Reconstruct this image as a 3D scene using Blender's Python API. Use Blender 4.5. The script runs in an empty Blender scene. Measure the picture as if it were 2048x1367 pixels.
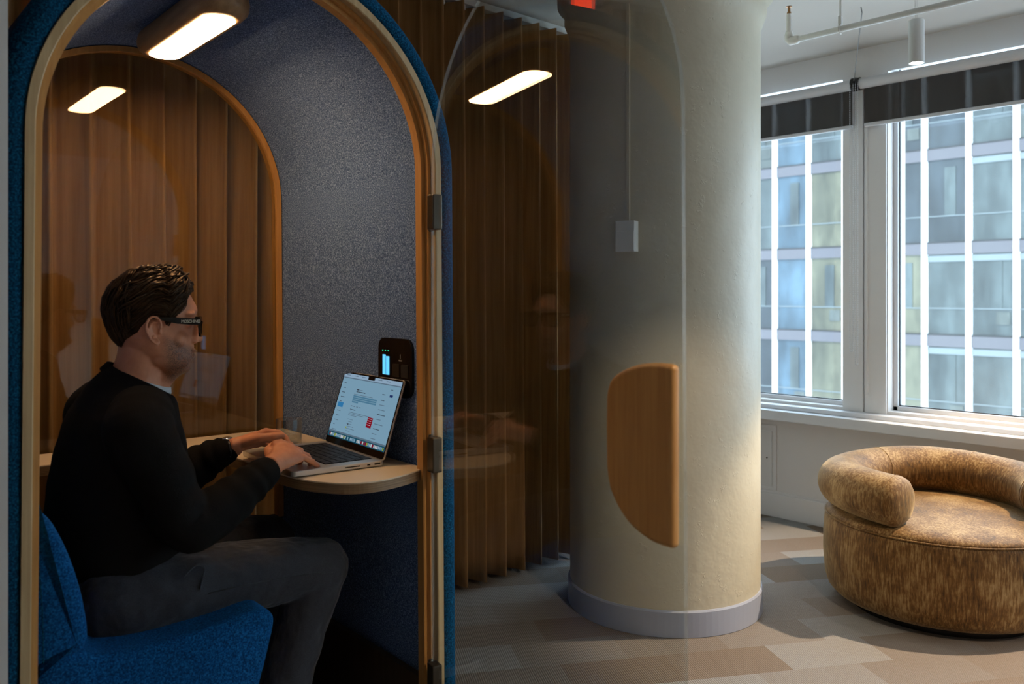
import bpy, bmesh, math, random
from math import sin, cos, pi, radians, sqrt, atan2
from mathutils import Vector, Matrix
random.seed(7)
sc = bpy.context.scene
COL = sc.collection

# ------------------------------------------------------------------ camera, world, light, exposure
YAW = radians(42.9)
cam_d = bpy.data.cameras.new('camera'); cam = bpy.data.objects.new('camera', cam_d); COL.objects.link(cam)
cam.location = (0, 0, 1.2)
cam.rotation_euler = (radians(90), 0, -YAW)
cam_d.sensor_width = 36; cam_d.lens = 1700 / 2048 * 36; cam_d.shift_y = -(683.5 - 587) / 2048
cam_d.clip_start = 0.02; cam_d.clip_end = 300
cam_d.dof.use_dof = True; cam_d.dof.focus_distance = 2.6; cam_d.dof.aperture_fstop = 4.0
sc.camera = cam
sc.view_settings.view_transform = 'Standard'; sc.view_settings.look = 'None'
sc.view_settings.gamma = 1; sc.view_settings.exposure = 0.0

wd = bpy.data.worlds.new('sky'); sc.world = wd; wd.use_nodes = True
wn = wd.node_tree.nodes; wn.clear()
bg = wn.new('ShaderNodeBackground'); wo = wn.new('ShaderNodeOutputWorld')
bg.inputs[0].default_value = (0.70, 0.85, 1.0, 1); bg.inputs[1].default_value = 6.0
wd.node_tree.links.new(bg.outputs[0], wo.inputs[0])

def light(name, kind, loc, power, color, rot=(0, 0, 0), **kw):
    d = bpy.data.lights.new(name, kind); d.energy = power; d.color = color
    for k, v in kw.items(): setattr(d, k, v)
    o = bpy.data.objects.new(name, d); COL.objects.link(o); o.location = loc; o.rotation_euler = rot
    return o
light('sun', 'SUN', (0, 0, 20), 7.0, (1, 0.97, 0.92), rot=(radians(38), 0, radians(-62)), angle=0.01)
WARM = (1.0, 0.78, 0.55)
# ceiling spots, the wide ones unseen and added for ambient light: (x, y, power, cone, aim x, aim y)
SPOTS = [(1.44, -0.16, 75, 62, 2.0, 1.15), (4.0, 0.55, 380, 56, 3.42, 1.2), (-0.8, -0.9, 18, 110, -0.8, -0.9),
         (0.6, -1.9, 40, 110, 0.6, -1.9), (2.6, -1.6, 130, 110, 2.6, -1.6), (-2.0, -0.4, 18, 110, -2.0, -0.4)]
for (x, y, p, cone, ax, ay) in SPOTS:
    l = light('ceiling_spot', 'SPOT', (x, y, 2.33), p, WARM, spot_size=radians(cone), spot_blend=0.35, shadow_soft_size=0.02)
    l.rotation_euler = Vector((ax - x, ay - y, -2.33)).to_track_quat('-Z', 'Y').to_euler()

# ------------------------------------------------------------------ helpers
def tag(o, label=None, cat=None, group=None, kind=None):
    if label: o['label'] = label
    if cat: o['category'] = cat
    if group: o['group'] = group
    if kind: o['kind'] = kind
    return o
def empty(name, loc=(0, 0, 0), rz=0, **kw):
    o = bpy.data.objects.new(name, None); COL.objects.link(o); o.location = loc; o.rotation_euler = (0, 0, rz)
    o.empty_display_size = 0.1
    return tag(o, **kw)
def obj(name, bm, m, parent=None, smooth=False, bevel=0, bseg=2, sub=0, **kw):
    me = bpy.data.meshes.new(name)
    bmesh.ops.recalc_face_normals(bm, faces=bm.faces)
    bm.to_mesh(me); bm.free()
    for mm in (m if isinstance(m, (list, tuple)) else [m]): me.materials.append(mm)
    if smooth: me.polygons.foreach_set('use_smooth', [True] * len(me.polygons))
    o = bpy.data.objects.new(name, me); COL.objects.link(o)
    if parent: o.parent = parent
    if bevel:
        b = o.modifiers.new('bevel', 'BEVEL'); b.width = bevel; b.segments = bseg; b.limit_method = 'ANGLE'; b.angle_limit = radians(35)
    if sub:
        s = o.modifiers.new('sub', 'SUBSURF'); s.levels = sub; s.render_levels = sub
    return tag(o, **kw)
def copy_tree(o, parent=None):
    c = o.copy(); COL.objects.link(c)
    if parent: c.parent = parent
    for ch in list(o.children): copy_tree(ch, c)
    return c
def box(bm, x0, x1, y0, y1, z0, z1, mi=0, M=None):
    vs = [bm.verts.new((x, y, z)) for x in (x0, x1) for y in (y0, y1) for z in (z0, z1)]
    fs = []
    for f in ((0, 1, 3, 2), (4, 6, 7, 5), (0, 4, 5, 1), (2, 3, 7, 6), (0, 2, 6, 4), (1, 5, 7, 3)):
        fc = bm.faces.new([vs[i] for i in f]); fc.material_index = mi; fs.append(fc)
    if M is not None:
        for v in vs: v.co = M @ v.co
    return vs
def quad(bm, pts, mi=0):
    f = bm.faces.new([bm.verts.new(p) for p in pts]); f.material_index = mi
    return f
def prism(bm, poly, z0, z1, mi=0, fn=None):
    fn = fn or (lambda x, y, z: (x, y, z))
    a = [bm.verts.new(fn(x, y, z0)) for x, y in poly]; b = [bm.verts.new(fn(x, y, z1)) for x, y in poly]
    n = len(poly)
    fs = [bm.faces.new(a[::-1]), bm.faces.new(b)] + [bm.faces.new((a[i], a[(i + 1) % n], b[(i + 1) % n], b[i])) for i in range(n)]
    for f in fs: f.material_index = mi
def rings(bm, R, cap=True, closed=True, mi=0):
    L = [[bm.verts.new(p) for p in r] for r in R]
    n = len(L[0])
    for a, b in zip(L, L[1:]):
        for i in range(n if closed else n - 1):
            f = bm.faces.new((a[i], a[(i + 1) % n], b[(i + 1) % n], b[i])); f.material_index = mi
    if cap:
        bm.faces.new(L[0][::-1]).material_index = mi; bm.faces.new(L[-1]).material_index = mi
    return L
def tube(bm, pts, rad, seg=12, mi=0, cap=True, up=None, flat=1.0):
    """tube through pts; rad a number or list; flat squashes the section along the second axis"""
    P = [Vector(p) for p in pts]; n = len(P)
    if not isinstance(rad, (list, tuple)): rad = [rad] * n
    R = []; prev = None
    for i in range(n):
        t = (P[min(i + 1, n - 1)] - P[max(i - 1, 0)]).normalized()
        if prev is None:
            a = Vector(up) if up else (Vector((0, 0, 1)) if abs(t.z) < 0.9 else Vector((1, 0, 0)))
            x = (a - t * a.dot(t)).normalized()
        else:
            x = (prev - t * prev.dot(t)).normalized()
        prev = x; y = t.cross(x)
        r = rad[i]
        rx, ry = (r if isinstance(r, tuple) else (r, r * flat))
        R.append([P[i] + x * (rx * cos(2 * pi * k / seg)) + y * (ry * sin(2 * pi * k / seg)) for k in range(seg)])
    rings(bm, R, cap, True, mi)
def rtube(bm, pts, rad, seg=12, mi=0, flat=1.0, up=None):
    """tube with rounded ends"""
    P = [Vector(p) for p in pts]
    if not isinstance(rad, (list, tuple)): rad = [rad] * len(P)
    g = lambda r: r[0] if isinstance(r, tuple) else r
    def sc_(r, k): return (r[0] * k, r[1] * k) if isinstance(r, tuple) else r * k
    d0 = (P[0] - P[1]).normalized(); d1 = (P[-1] - P[-2]).normalized()
    A = [(P[0] + d0 * g(rad[0]) * s, sc_(rad[0], c)) for s, c in ((0.98, 0.12), (0.87, 0.5), (0.5, 0.87))]
    B = [(P[-1] + d1 * g(rad[-1]) * s, sc_(rad[-1], c)) for s, c in ((0.5, 0.87), (0.87, 0.5), (0.98, 0.12))]
    Q = A + list(zip(P, rad)) + B
    tube(bm, [q[0] for q in Q], [q[1] for q in Q], seg, mi, True, up, flat)
def ball(bm, c, r, seg=16, M=None, mi=0):
    rx, ry, rz = r if isinstance(r, tuple) else (r, r, r)
    R = []
    for j in range(1, seg // 2):
        t = pi * j / (seg // 2)
        R.append([Vector((rx * sin(t) * cos(2 * pi * k / seg), ry * sin(t) * sin(2 * pi * k / seg), rz * cos(t))) for k in range(seg)])
    R = [[Vector((0, 0, rz * 0.99)) + (p - Vector((0, 0, p.z))) * 0.15 for p in R[0]]] + R + [[Vector((0, 0, -rz * 0.99)) + (p - Vector((0, 0, p.z))) * 0.15 for p in R[-1]]]
    M = M or Matrix.Identity(3)
    rings(bm, [[Vector(c) + M @ p for p in r_] for r_ in R], True, True, mi)
def cyl(bm, c, r, z0, z1, seg=32, mi=0, r2=None):
    tube(bm, [(c[0], c[1], z0), (c[0], c[1], z1)], [r, r if r2 is None else r2], seg, mi)
def catmull(P, n=6, closed=False):
    out = []; m = len(P)
    rng = range(m if closed else m - 1)
    for i in rng:
        p = [P[(i + k) % m] if closed else P[min(max(i + k, 0), m - 1)] for k in (-1, 0, 1, 2)]
        for j in range(n):
            t = j / n
            out.append(tuple(0.5 * (2 * b + (c - a) * t + (2 * a - 5 * b + 4 * c - d) * t * t + (3 * b - a - 3 * c + d) * t ** 3) for a, b, c, d in zip(*p)))
    if not closed: out.append(tuple(P[-1]))
    return out
def interp(tab, x):
    if x <= tab[0][0]: return tab[0][1]
    for (a, ya), (b, yb) in zip(tab, tab[1:]):
        if x <= b:
            t = (x - a) / (b - a); t = t * t * (3 - 2 * t) * 0.5 + t * 0.5
            return ya + (yb - ya) * t
    return tab[-1][1]
def remesh(o, vox, smooth=4, fac=0.5):
    r = o.modifiers.new('remesh', 'REMESH'); r.mode = 'VOXEL'; r.voxel_size = vox; r.use_smooth_shade = True
    s = o.modifiers.new('smooth', 'SMOOTH'); s.factor = fac; s.iterations = smooth

# ------------------------------------------------------------------ materials
def mat(name):
    m = bpy.data.materials.new(name); m.use_nodes = True
    return m, m.node_tree.nodes, m.node_tree.links, m.node_tree.nodes['Principled BSDF']
def coords(N, L, scale=(1, 1, 1), rot=(0, 0, 0), src='Object'):
    t = N.new('ShaderNodeTexCoord'); mp = N.new('ShaderNodeMapping')
    mp.inputs['Scale'].default_value = scale; mp.inputs['Rotation'].default_value = rot
    L.new(t.outputs[src], mp.inputs[0]); return mp.outputs[0]
def ramp(N, L, src, stops):
    r = N.new('ShaderNodeValToRGB'); L.new(src, r.inputs[0])
    e = r.color_ramp.elements
    while len(e) < len(stops): e.new(0.5)
    for i, (p, c) in enumerate(stops): e[i].position = p; e[i].color = (*c, 1)
    return r.outputs[0]
def noise(N, L, co, s, det=4, rough=0.6):
    n = N.new('ShaderNodeTexNoise'); n.inputs['Scale'].default_value = s; n.inputs['Detail'].default_value = det
    n.inputs['Roughness'].default_value = rough; L.new(co, n.inputs['Vector']); return n.outputs[0]
def bump(N, L, B, h, strength=0.3, dist=0.01, prev=None):
    b = N.new('ShaderNodeBump'); b.inputs['Strength'].default_value = strength; b.inputs['Distance'].default_value = dist
    L.new(h, b.inputs['Height'])
    if prev: L.new(prev, b.inputs['Normal'])
    L.new(b.outputs[0], B.inputs['Normal']); return b.outputs[0]
def flat(name, c, rough=0.5, metal=0.0, spec=0.5, em=None, es=0, bumps=None):
    m, N, L, B = mat(name)
    B.inputs['Base Color'].default_value = (*c, 1); B.inputs['Roughness'].default_value = rough; B.inputs['Metallic'].default_value = metal
    B.inputs['Specular IOR Level'].default_value = spec
    if em: B.inputs['Emission Color'].default_value = (*em, 1); B.inputs['Emission Strength'].default_value = es
    co = coords(N, L)
    s, st = bumps or (60, 0.03)
    bump(N, L, B, noise(N, L, co, s), st, 0.002)
    return m
def felt(name, dark, mid, light_, scale=420, sheen=0.25):
    m, N, L, B = mat(name); co = coords(N, L)
    n1 = noise(N, L, co, scale, 2, 0.7)
    c = ramp(N, L, n1, [(0.34, dark), (0.52, mid), (0.68, light_)])
    L.new(c, B.inputs['Base Color']); B.inputs['Roughness'].default_value = 0.95; B.inputs['Specular IOR Level'].default_value = 0.1
    B.inputs['Sheen Weight'].default_value = sheen; B.inputs['Sheen Roughness'].default_value = 0.5
    B.inputs['Sheen Tint'].default_value = (*[min(1, x * 3) for x in light_], 1)
    bump(N, L, B, n1, 0.5, 0.002); return m
def wood(name, a, b, rot=(0, 0, 0), scale=(30, 30, 1.2), rough=0.45):
    m, N, L, B = mat(name); co = coords(N, L, scale, rot)
    n1 = noise(N, L, co, 2.2, 6, 0.65)
    L.new(ramp(N, L, n1, [(0.3, a), (0.7, b)]), B.inputs['Base Color']); B.inputs['Roughness'].default_value = rough
    bump(N, L, B, n1, 0.08, 0.002); return m
def glass(name, tint=(1, 1, 1), base=0.0, rough=0.0):
    """clear pane: what lies behind shows through, the Fresnel share mirrors the room"""
    m = bpy.data.materials.new(name); m.use_nodes = True; N = m.node_tree.nodes; L = m.node_tree.links; N.clear()
    o = N.new('ShaderNodeOutputMaterial'); mx = N.new('ShaderNodeMixShader'); t = N.new('ShaderNodeBsdfTransparent'); g = N.new('ShaderNodeBsdfGlossy')
    fr = N.new('ShaderNodeFresnel'); ge = N.new('ShaderNodeNewGeometry'); ma = N.new('ShaderNodeMath'); ma.operation = 'MULTIPLY_ADD'
    L.new(ge.outputs['Backfacing'], ma.inputs[0]); ma.inputs[1].default_value = 1 / 1.52 - 1.52; ma.inputs[2].default_value = 1.52
    L.new(ma.outputs[0], fr.inputs[0])
    ad = N.new('ShaderNodeMath'); ad.operation = 'ADD'; ad.inputs[1].default_value = base; L.new(fr.outputs[0], ad.inputs[0])
    L.new(ad.outputs[0], mx.inputs[0]); t.inputs[0].default_value = (*tint, 1); g.inputs['Roughness'].default_value = rough
    L.new(t.outputs[0], mx.inputs[1]); L.new(g.outputs[0], mx.inputs[2]); L.new(mx.outputs[0], o.inputs[0]); return m
def emis(name, c, s):
    m = bpy.data.materials.new(name); m.use_nodes = True; N = m.node_tree.nodes; L = m.node_tree.links; N.clear()
    o = N.new('ShaderNodeOutputMaterial'); e = N.new('ShaderNodeEmission'); e.inputs[0].default_value = (*c, 1); e.inputs[1].default_value = s
    L.new(e.outputs[0], o.inputs[0]); return m

M = {}
M['felt_out'] = felt('blue_felt', (0.001, 0.012, 0.035), (0.003, 0.050, 0.115), (0.010, 0.13, 0.25), 260, 0.12)
M['felt_in'] = felt('grey_blue_felt', (0.030, 0.065, 0.17), (0.105, 0.19, 0.40), (0.34, 0.50, 0.82), 300, 0.08)
M['felt_seat'] = felt('seat_felt', (0.001, 0.022, 0.085), (0.003, 0.062, 0.20), (0.012, 0.13, 0.33), 280, 0.12)
M['ash'] = wood('ash_wood', (0.42, 0.27, 0.12), (0.60, 0.42, 0.22))
M['oak'] = wood('oak_wood', (0.48, 0.225, 0.06), (0.62, 0.33, 0.105), scale=(40, 40, 2))
M['lamp_oak'] = wood('lamp_wood', (0.26, 0.15, 0.07), (0.42, 0.26, 0.13), scale=(30, 3, 30))
M['laminate'] = flat('table_laminate', (0.72, 0.60, 0.44), 0.45)
M['ply'] = wood('ply_edge', (0.12, 0.07, 0.035), (0.36, 0.23, 0.12), scale=(2, 2, 260))
M['glass_door'] = glass('door_glass', (0.93, 0.95, 0.94), 0.0)
M['glass_win'] = glass('window_glass', (0.93, 0.98, 1.0))
M['glass_edge'] = glass('glass_edge', (0.86, 0.88, 0.86), 0.10)
_m = M['glass_edge']; _N = _m.node_tree.nodes; _d = _N.new('ShaderNodeBsdfDiffuse'); _d.inputs[0].default_value = (0.75, 0.8, 0.78, 1); _x = _N.new('ShaderNodeMixShader'); _x.inputs[0].default_value = 0.14
_o = [n for n in _N if n.type == 'OUTPUT_MATERIAL'][0]; _s = _o.inputs[0].links[0].from_socket
_m.node_tree.links.new(_s, _x.inputs[1]); _m.node_tree.links.new(_d.outputs[0], _x.inputs[2]); _m.node_tree.links.new(_x.outputs[0], _o.inputs[0])
M['tumbler'] = None
M['black'] = flat('black_plastic', (0.012, 0.011, 0.011), 0.25)
M['gloss_black'] = flat('gloss_black', (0.006, 0.005, 0.005), 0.08)
M['outlet'] = flat('outlet_plastic', (0.018, 0.015, 0.013), 0.4)
M['hinge'] = flat('hinge_metal', (0.10, 0.085, 0.065), 0.3, 0.8)
M['chrome'] = flat('chrome', (0.8, 0.8, 0.8), 0.15, 1.0)
M['white'] = flat('white_paint', (0.76, 0.74, 0.73), 0.5)
M['sill'] = flat('sill_paint', (0.70, 0.70, 0.72), 0.4)
M['ceil'] = flat('ceiling_paint', (0.46, 0.42, 0.37), 0.8)
M['wallp'] = flat('wall_paint', (0.74, 0.71, 0.69), 0.7)
M['base'] = flat('baseboard_paint', (0.36, 0.39, 0.48), 0.4)
M['pipe'] = flat('pipe_paint', (0.75, 0.73, 0.69), 0.35)
M['brass'] = flat('brass', (0.35, 0.18, 0.07), 0.35, 0.9)
M['fix'] = flat('fixture_white', (0.72, 0.72, 0.70), 0.35)
M['bulb'] = emis('bulb', (1, 0.93, 0.82), 30)
M['lamp_em'] = emis('lamp_diffuser', (1.0, 0.60, 0.29), 50)
def m_blind():
    m, N, L, B = mat('roller_fabric'); B.inputs['Base Color'].default_value = (0.060, 0.052, 0.046, 1); B.inputs['Roughness'].default_value = 0.9
    t = N.new('ShaderNodeBsdfTransparent'); mx = N.new('ShaderNodeMixShader'); mx.inputs[0].default_value = 0.11
    L.new(B.outputs[0], mx.inputs[1]); L.new(t.outputs[0], mx.inputs[2]); L.new(mx.outputs[0], N['Material Output'].inputs[0]); return m
M['blind'] = m_blind()
M['tubem'] = flat('roller_tube', (0.62, 0.62, 0.64), 0.35)
M['alu'] = flat('laptop_aluminium', (0.62, 0.60, 0.57), 0.35, 0.75)
M['key'] = flat('key_cap', (0.012, 0.012, 0.014), 0.5)
M['paper'] = flat('paper', (0.75, 0.72, 0.68), 0.8)
M['ink'] = flat('ink', (0.25, 0.22, 0.22), 0.8)
M['knit'] = flat('black_knit', (0.0065, 0.006, 0.006), 0.95, spec=0.15, bumps=(500, 0.5))
M['trouser'] = None
M['shirt'] = flat('white_cotton', (0.60, 0.64, 0.68), 0.9)
M['acetate'] = flat('black_acetate', (0.008, 0.008, 0.009), 0.15)
M['lens'] = glass('lens_glass', (0.55, 0.55, 0.55), 0.02)
M['letter'] = flat('gold_letter', (0.95, 0.90, 0.70), 0.4, 0.0)
M['shoe'] = flat('black_leather', (0.012, 0.012, 0.012), 0.35)
M['sole'] = flat('rubber_sole', (0.4, 0.4, 0.38), 0.8)
M['dark'] = flat('dark_carpet', (0.02, 0.018, 0.016), 0.95)
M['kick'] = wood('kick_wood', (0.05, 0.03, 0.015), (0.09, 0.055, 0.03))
M['red_em'] = emis('exit_red', (1.0, 0.05, 0.01), 6)

def m_curtain():
    m, N, L, B = mat('curtain_fabric'); co = coords(N, L, (1, 1, 0.04))
    n = noise(N, L, co, 55, 4)
    c = ramp(N, L, n, [(0.3, (0.27, 0.135, 0.045)), (0.7, (0.40, 0.22, 0.085))])
    L.new(c, B.inputs['Base Color']); B.inputs['Roughness'].default_value = 0.85; B.inputs['Specular IOR Level'].default_value = 0.2
    B.inputs['Sheen Weight'].default_value = 0.3; B.inputs['Sheen Tint'].default_value = (0.9, 0.6, 0.35, 1)
    return m
M['curtain'] = m_curtain()
def m_column():
    m, N, L, B = mat('column_paint'); co = coords(N, L)
    n1 = noise(N, L, co, 3, 5); n2 = noise(N, L, co, 28, 5, 0.7)
    L.new(ramp(N, L, n1, [(0.3, (0.55, 0.50, 0.38)), (0.7, (0.62, 0.57, 0.44))]), B.inputs['Base Color'])
    B.inputs['Roughness'].default_value = 0.45
    v = N.new('ShaderNodeTexVoronoi'); v.inputs['Scale'].default_value = 9; L.new(co, v.inputs['Vector'])
    r = ramp(N, L, v.outputs['Distance'], [(0.0, (1, 1, 1)), (0.06, (0, 0, 0))])
    p = bump(N, L, B, n1, 0.5, 0.02); p = bump(N, L, B, r, 0.35, 0.003, p); bump(N, L, B, ramp(N, L, n2, [(0.6, (0, 0, 0)), (0.75, (1, 1, 1))]), 0.5, 0.003, p)
    return m
M['column'] = m_column()
def m_carpet():
    m, N, L, B = mat('carpet_tiles'); co = coords(N, L, rot=(0, 0, radians(31)))
    nz = N.new('ShaderNodeTexNoise'); nz.inputs['Scale'].default_value = 9; L.new(co, nz.inputs['Vector'])
    br = N.new('ShaderNodeTexBrick'); L.new(co, br.inputs['Vector'])
    br.inputs['Scale'].default_value = 1; br.inputs['Brick Width'].default_value = 0.36; br.inputs['Row Height'].default_value = 0.19
    br.inputs['Mortar Size'].default_value = 0.0; br.offset = 0.35
    br.inputs['Color1'].default_value = (0, 0, 0, 1); br.inputs['Color2'].default_value = (1, 1, 1, 1); br.inputs['Bias'].default_value = 0.0
    bw = N.new('ShaderNodeRGBToBW'); L.new(br.outputs[0], bw.inputs[0])
    # fine ribs
    wv = N.new('ShaderNodeTexWave'); wv.bands_direction = 'X'; wv.inputs['Scale'].default_value = 45; wv.inputs['Distortion'].default_value = 1.5; wv.inputs['Detail'].default_value = 2; wv.inputs['Detail Scale'].default_value = 3
    L.new(co, wv.inputs['Vector'])
    fn = noise(N, L, co, 260, 3, 0.8)
    a = ramp(N, L, bw.outputs[0], [(0.15, (0.120, 0.086, 0.062)), (0.45, (0.140, 0.114, 0.094)), (0.8, (0.165, 0.150, 0.138))])
    b = ramp(N, L, bw.outputs[0], [(0.15, (0.30, 0.235, 0.185)), (0.45, (0.33, 0.285, 0.25)), (0.8, (0.41, 0.40, 0.39))])
    sm = N.new('ShaderNodeMath'); sm.operation = 'MULTIPLY_ADD'; L.new(wv.outputs[0], sm.inputs[0]); sm.inputs[1].default_value = 0.45
    ft = N.new('ShaderNodeMath'); ft.operation = 'MULTIPLY'; L.new(fn, ft.inputs[0]); ft.inputs[1].default_value = 1.1; L.new(ft.outputs[0], sm.inputs[2])
    sb = N.new('ShaderNodeMath'); sb.operation = 'SUBTRACT'; L.new(sm.outputs[0], sb.inputs[0]); sb.inputs[1].default_value = 0.28; sb.use_clamp = True
    mx = N.new('ShaderNodeMixRGB'); L.new(sb.outputs[0], mx.inputs[0]); L.new(a, mx.inputs[1]); L.new(b, mx.inputs[2])
    L.new(mx.outputs[0], B.inputs['Base Color']); B.inputs['Roughness'].default_value = 0.95; B.inputs['Specular IOR Level'].default_value = 0.1
    bump(N, L, B, sm.outputs[0], 0.6, 0.004); return m
M['carpet'] = m_carpet()
def m_velvet():
    m, N, L, B = mat('gold_chenille'); co = coords(N, L)
    a = noise(N, L, coords(N, L, (1, 1, 0.12)), 150, 3, 0.7); b = noise(N, L, co, 7, 4, 0.7)
    ad = N.new('ShaderNodeMath'); ad.operation = 'MULTIPLY_ADD'; L.new(b, ad.inputs[0]); ad.inputs[1].default_value = 0.7; 
    sc_ = N.new('ShaderNodeMath'); sc_.operation = 'MULTIPLY'; L.new(a, sc_.inputs[0]); sc_.inputs[1].default_value = 0.75; L.new(sc_.outputs[0], ad.inputs[2])
    c = ramp(N, L, ad.outputs[0], [(0.52, (0.045, 0.020, 0.004)), (0.70, (0.150, 0.070, 0.014)), (0.92, (0.38, 0.25, 0.11))])
    L.new(c, B.inputs['Base Color']); B.inputs['Roughness'].default_value = 0.6; B.inputs['Specular IOR Level'].default_value = 0.3
    B.inputs['Sheen Weight'].default_value = 0.35; B.inputs['Sheen Roughness'].default_value = 0.4; B.inputs['Sheen Tint'].default_value = (0.95, 0.75, 0.45, 1)
    bump(N, L, B, a, 0.35, 0.003); return m
M['velvet'] = m_velvet()
def m_trouser():
    m, N, L, B = mat('slate_twill'); co = coords(N, L)
    n = noise(N, L, co, 14, 4, 0.6); f = noise(N, L, co, 500, 2)
    L.new(ramp(N, L, f, [(0.3, (0.013, 0.015, 0.021)), (0.7, (0.030, 0.033, 0.044))]), B.inputs['Base Color'])
    B.inputs['Roughness'].default_value = 0.85; B.inputs['Sheen Weight'].default_value = 0.1
    # drag lines of the cloth run across the thigh
    fo = noise(N, L, coords(N, L, (1.0, 2.0, 0.8), (0, radians(38), 0)), 16, 2, 0.5)
    p = bump(N, L, B, fo, 0.8, 0.018); bump(N, L, B, f, 0.2, 0.001, p); return m
M['trouser'] = m_trouser()
def m_skin():
    m, N, L, B = mat('skin'); co = coords(N, L)
    n = noise(N, L, co, 30, 4, 0.6); f = noise(N, L, co, 520, 2)
    skin = ramp(N, L, n, [(0.3, (0.56, 0.215, 0.11)), (0.7, (0.70, 0.31, 0.17))])
    at = N.new('ShaderNodeAttribute'); at.attribute_name = 'beard'
    sp = ramp(N, L, f, [(0.42, (0, 0, 0)), (0.60, (1, 1, 1))])
    mu = N.new('ShaderNodeMath'); mu.operation = 'MULTIPLY_ADD'; L.new(sp, mu.inputs[0]); mu.inputs[1].default_value = 0.55; mu.inputs[2].default_value = 0.40
    m2 = N.new('ShaderNodeMath'); m2.operation = 'MULTIPLY'; m2.use_clamp = True
    # beard zone from the object's own coordinates (jaw, chin, upper lip)
    L.new(mu.outputs[0], m2.inputs[0])
    L.new(beard_mask(N, L), m2.inputs[1])
    mx = N.new('ShaderNodeMixRGB'); L.new(m2.outputs[0], mx.inputs[0]); L.new(skin, mx.inputs[1]); mx.inputs[2].default_value = (0.060, 0.038, 0.030, 1)
    L.new(mx.outputs[0], B.inputs['Base Color']); B.inputs['Roughness'].default_value = 0.5
    B.inputs['Subsurface Weight'].default_value = 0.08; B.inputs['Subsurface Radius'].default_value = (0.01, 0.004, 0.002); B.inputs['Subsurface Scale'].default_value = 0.5
    bump(N, L, B, f, 0.15, 0.0006); return m
# head frame inside the booth frame
HEAD0 = Vector((-0.13, 0.33, 0)); HYAW = radians(-20)
HE = Vector((cos(HYAW), sin(HYAW), 0)); HN = Vector((-sin(HYAW), cos(HYAW), 0))
def hpt(s, t, z): return HEAD0 + HE * s + HN * t + Vector((0, 0, z))
def beard_mask(N, L):
    t = N.new('ShaderNodeTexCoord'); mp = N.new('ShaderNodeMapping'); mp.vector_type = 'TEXTURE'
    mp.inputs['Location'].default_value = HEAD0; mp.inputs['Rotation'].default_value = (0, 0, HYAW)
    L.new(t.outputs['Object'], mp.inputs[0])
    s = N.new('ShaderNodeSeparateXYZ'); L.new(mp.outputs[0], s.inputs[0])
    def mr(src, a, b, c, d):
        n = N.new('ShaderNodeMapRange'); n.interpolation_type = 'SMOOTHSTEP'; L.new(src, n.inputs[0])
        for i, v in enumerate((a, b, c, d)): n.inputs[1 + i].default_value = v
        return n.outputs[0]
    def mul(a, b):
        n = N.new('ShaderNodeMath'); n.operation = 'MULTIPLY'; L.new(a, n.inputs[0]); L.new(b, n.inputs[1]); return n.outputs[0]
    def mad(a, k, b):
        n = N.new('ShaderNodeMath'); n.operation = 'MULTIPLY_ADD'; L.new(a, n.inputs[0]); n.inputs[1].default_value = k; L.new(b, n.inputs[2]); return n.outputs[0]
    zz = mad(s.outputs[0], 0.55, s.outputs[2])          # beard line drops towards the chin
    up = mr(zz, 1.112, 1.130, 1.0, 0.0)
    front = mr(s.outputs[0], 0.012, 0.048, 0.0, 1.0)
    low = mr(s.outputs[2], 0.985, 1.005, 0.0, 1.0)
    return mul(mul(up, front), low)
M['skin'] = m_skin()
def m_hair():
    m, N, L, B = mat('dark_hair'); co = coords(N, L)
    n = noise(N, L, co, 60, 3)
    L.new(ramp(N, L, n, [(0.35, (0.006, 0.004, 0.003)), (0.7, (0.045, 0.025, 0.013))]), B.inputs['Base Color'])
    B.inputs['Roughness'].default_value = 0.36; B.inputs['Specular IOR Level'].default_value = 0.45; B.inputs['Specular Tint'].default_value = (1.0, 0.62, 0.36, 1); return m
M['hair'] = m_hair()
def m_tumbler():
    m, N, L, B = mat('tumbler_glass'); B.inputs['Transmission Weight'].default_value = 1; B.inputs['Roughness'].default_value = 0.0; B.inputs['IOR'].default_value = 1.45
    return m
M['tumbler'] = glass('tumbler_glass', (0.90, 0.91, 0.90), 0.07)
def m_slat():
    m, N, L, B = mat('fluted_panel'); B.inputs['Base Color'].default_value = (0.6, 0.55, 0.48, 1); return m
M['flute'] = m_slat()

# ================================================================== THE ROOM
CZ = 2.42
bm = bmesh.new(); box(bm, -3.2, 4.4, -3.2, 3.0, -0.1, 0); obj('floor', bm, M['carpet'], kind='structure')
bm = bmesh.new(); box(bm, -3.2, 4.4, -3.2, 3.0, CZ, CZ + 0.1); obj('ceiling', bm, M['ceil'], kind='structure')
bm = bmesh.new(); box(bm, -3.2, 4.4, 2.9, 3.0, 0, CZ); obj('wall_back', bm, M['wallp'], kind='structure')
bm = bmesh.new(); box(bm, -3.2, -3.1, -3.2, 2.9, 0, CZ); obj('wall_left', bm, M['wallp'], kind='structure')
bm = bmesh.new(); box(bm, -3.1, 4.4, -3.2, -3.1, 0, CZ); obj('wall_front', bm, M['wallp'], kind='structure')
bm = bmesh.new(); box(bm, -3.1, 0.334, 1.54, 1.60, 0, CZ); obj('wall_partition', bm, flat('partition_paint', (0.62, 0.58, 0.54), 0.6), kind='structure')
WX = 4.16
WINS = [(2.015, 2.86), (0.0, 1.786), (-1.95, -0.23), (-3.0, -2.18)]
GZ0, GZ1 = 0.627, 2.40
bm = bmesh.new()
box(bm, WX, 4.36, -3.1, 2.9, 0, GZ0); box(bm, WX, 4.36, -3.1, 2.9, GZ1, CZ)
ys = sorted([v for w_ in WINS for v in w_]); ys = [-3.1] + ys + [2.9]
for i in range(0, len(ys), 2): box(bm, WX, 4.36, ys[i], ys[i + 1], GZ0, GZ1)
for (a, b) in WINS: box(bm, WX, 4.175, a, b, 2.284, GZ1)
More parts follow.
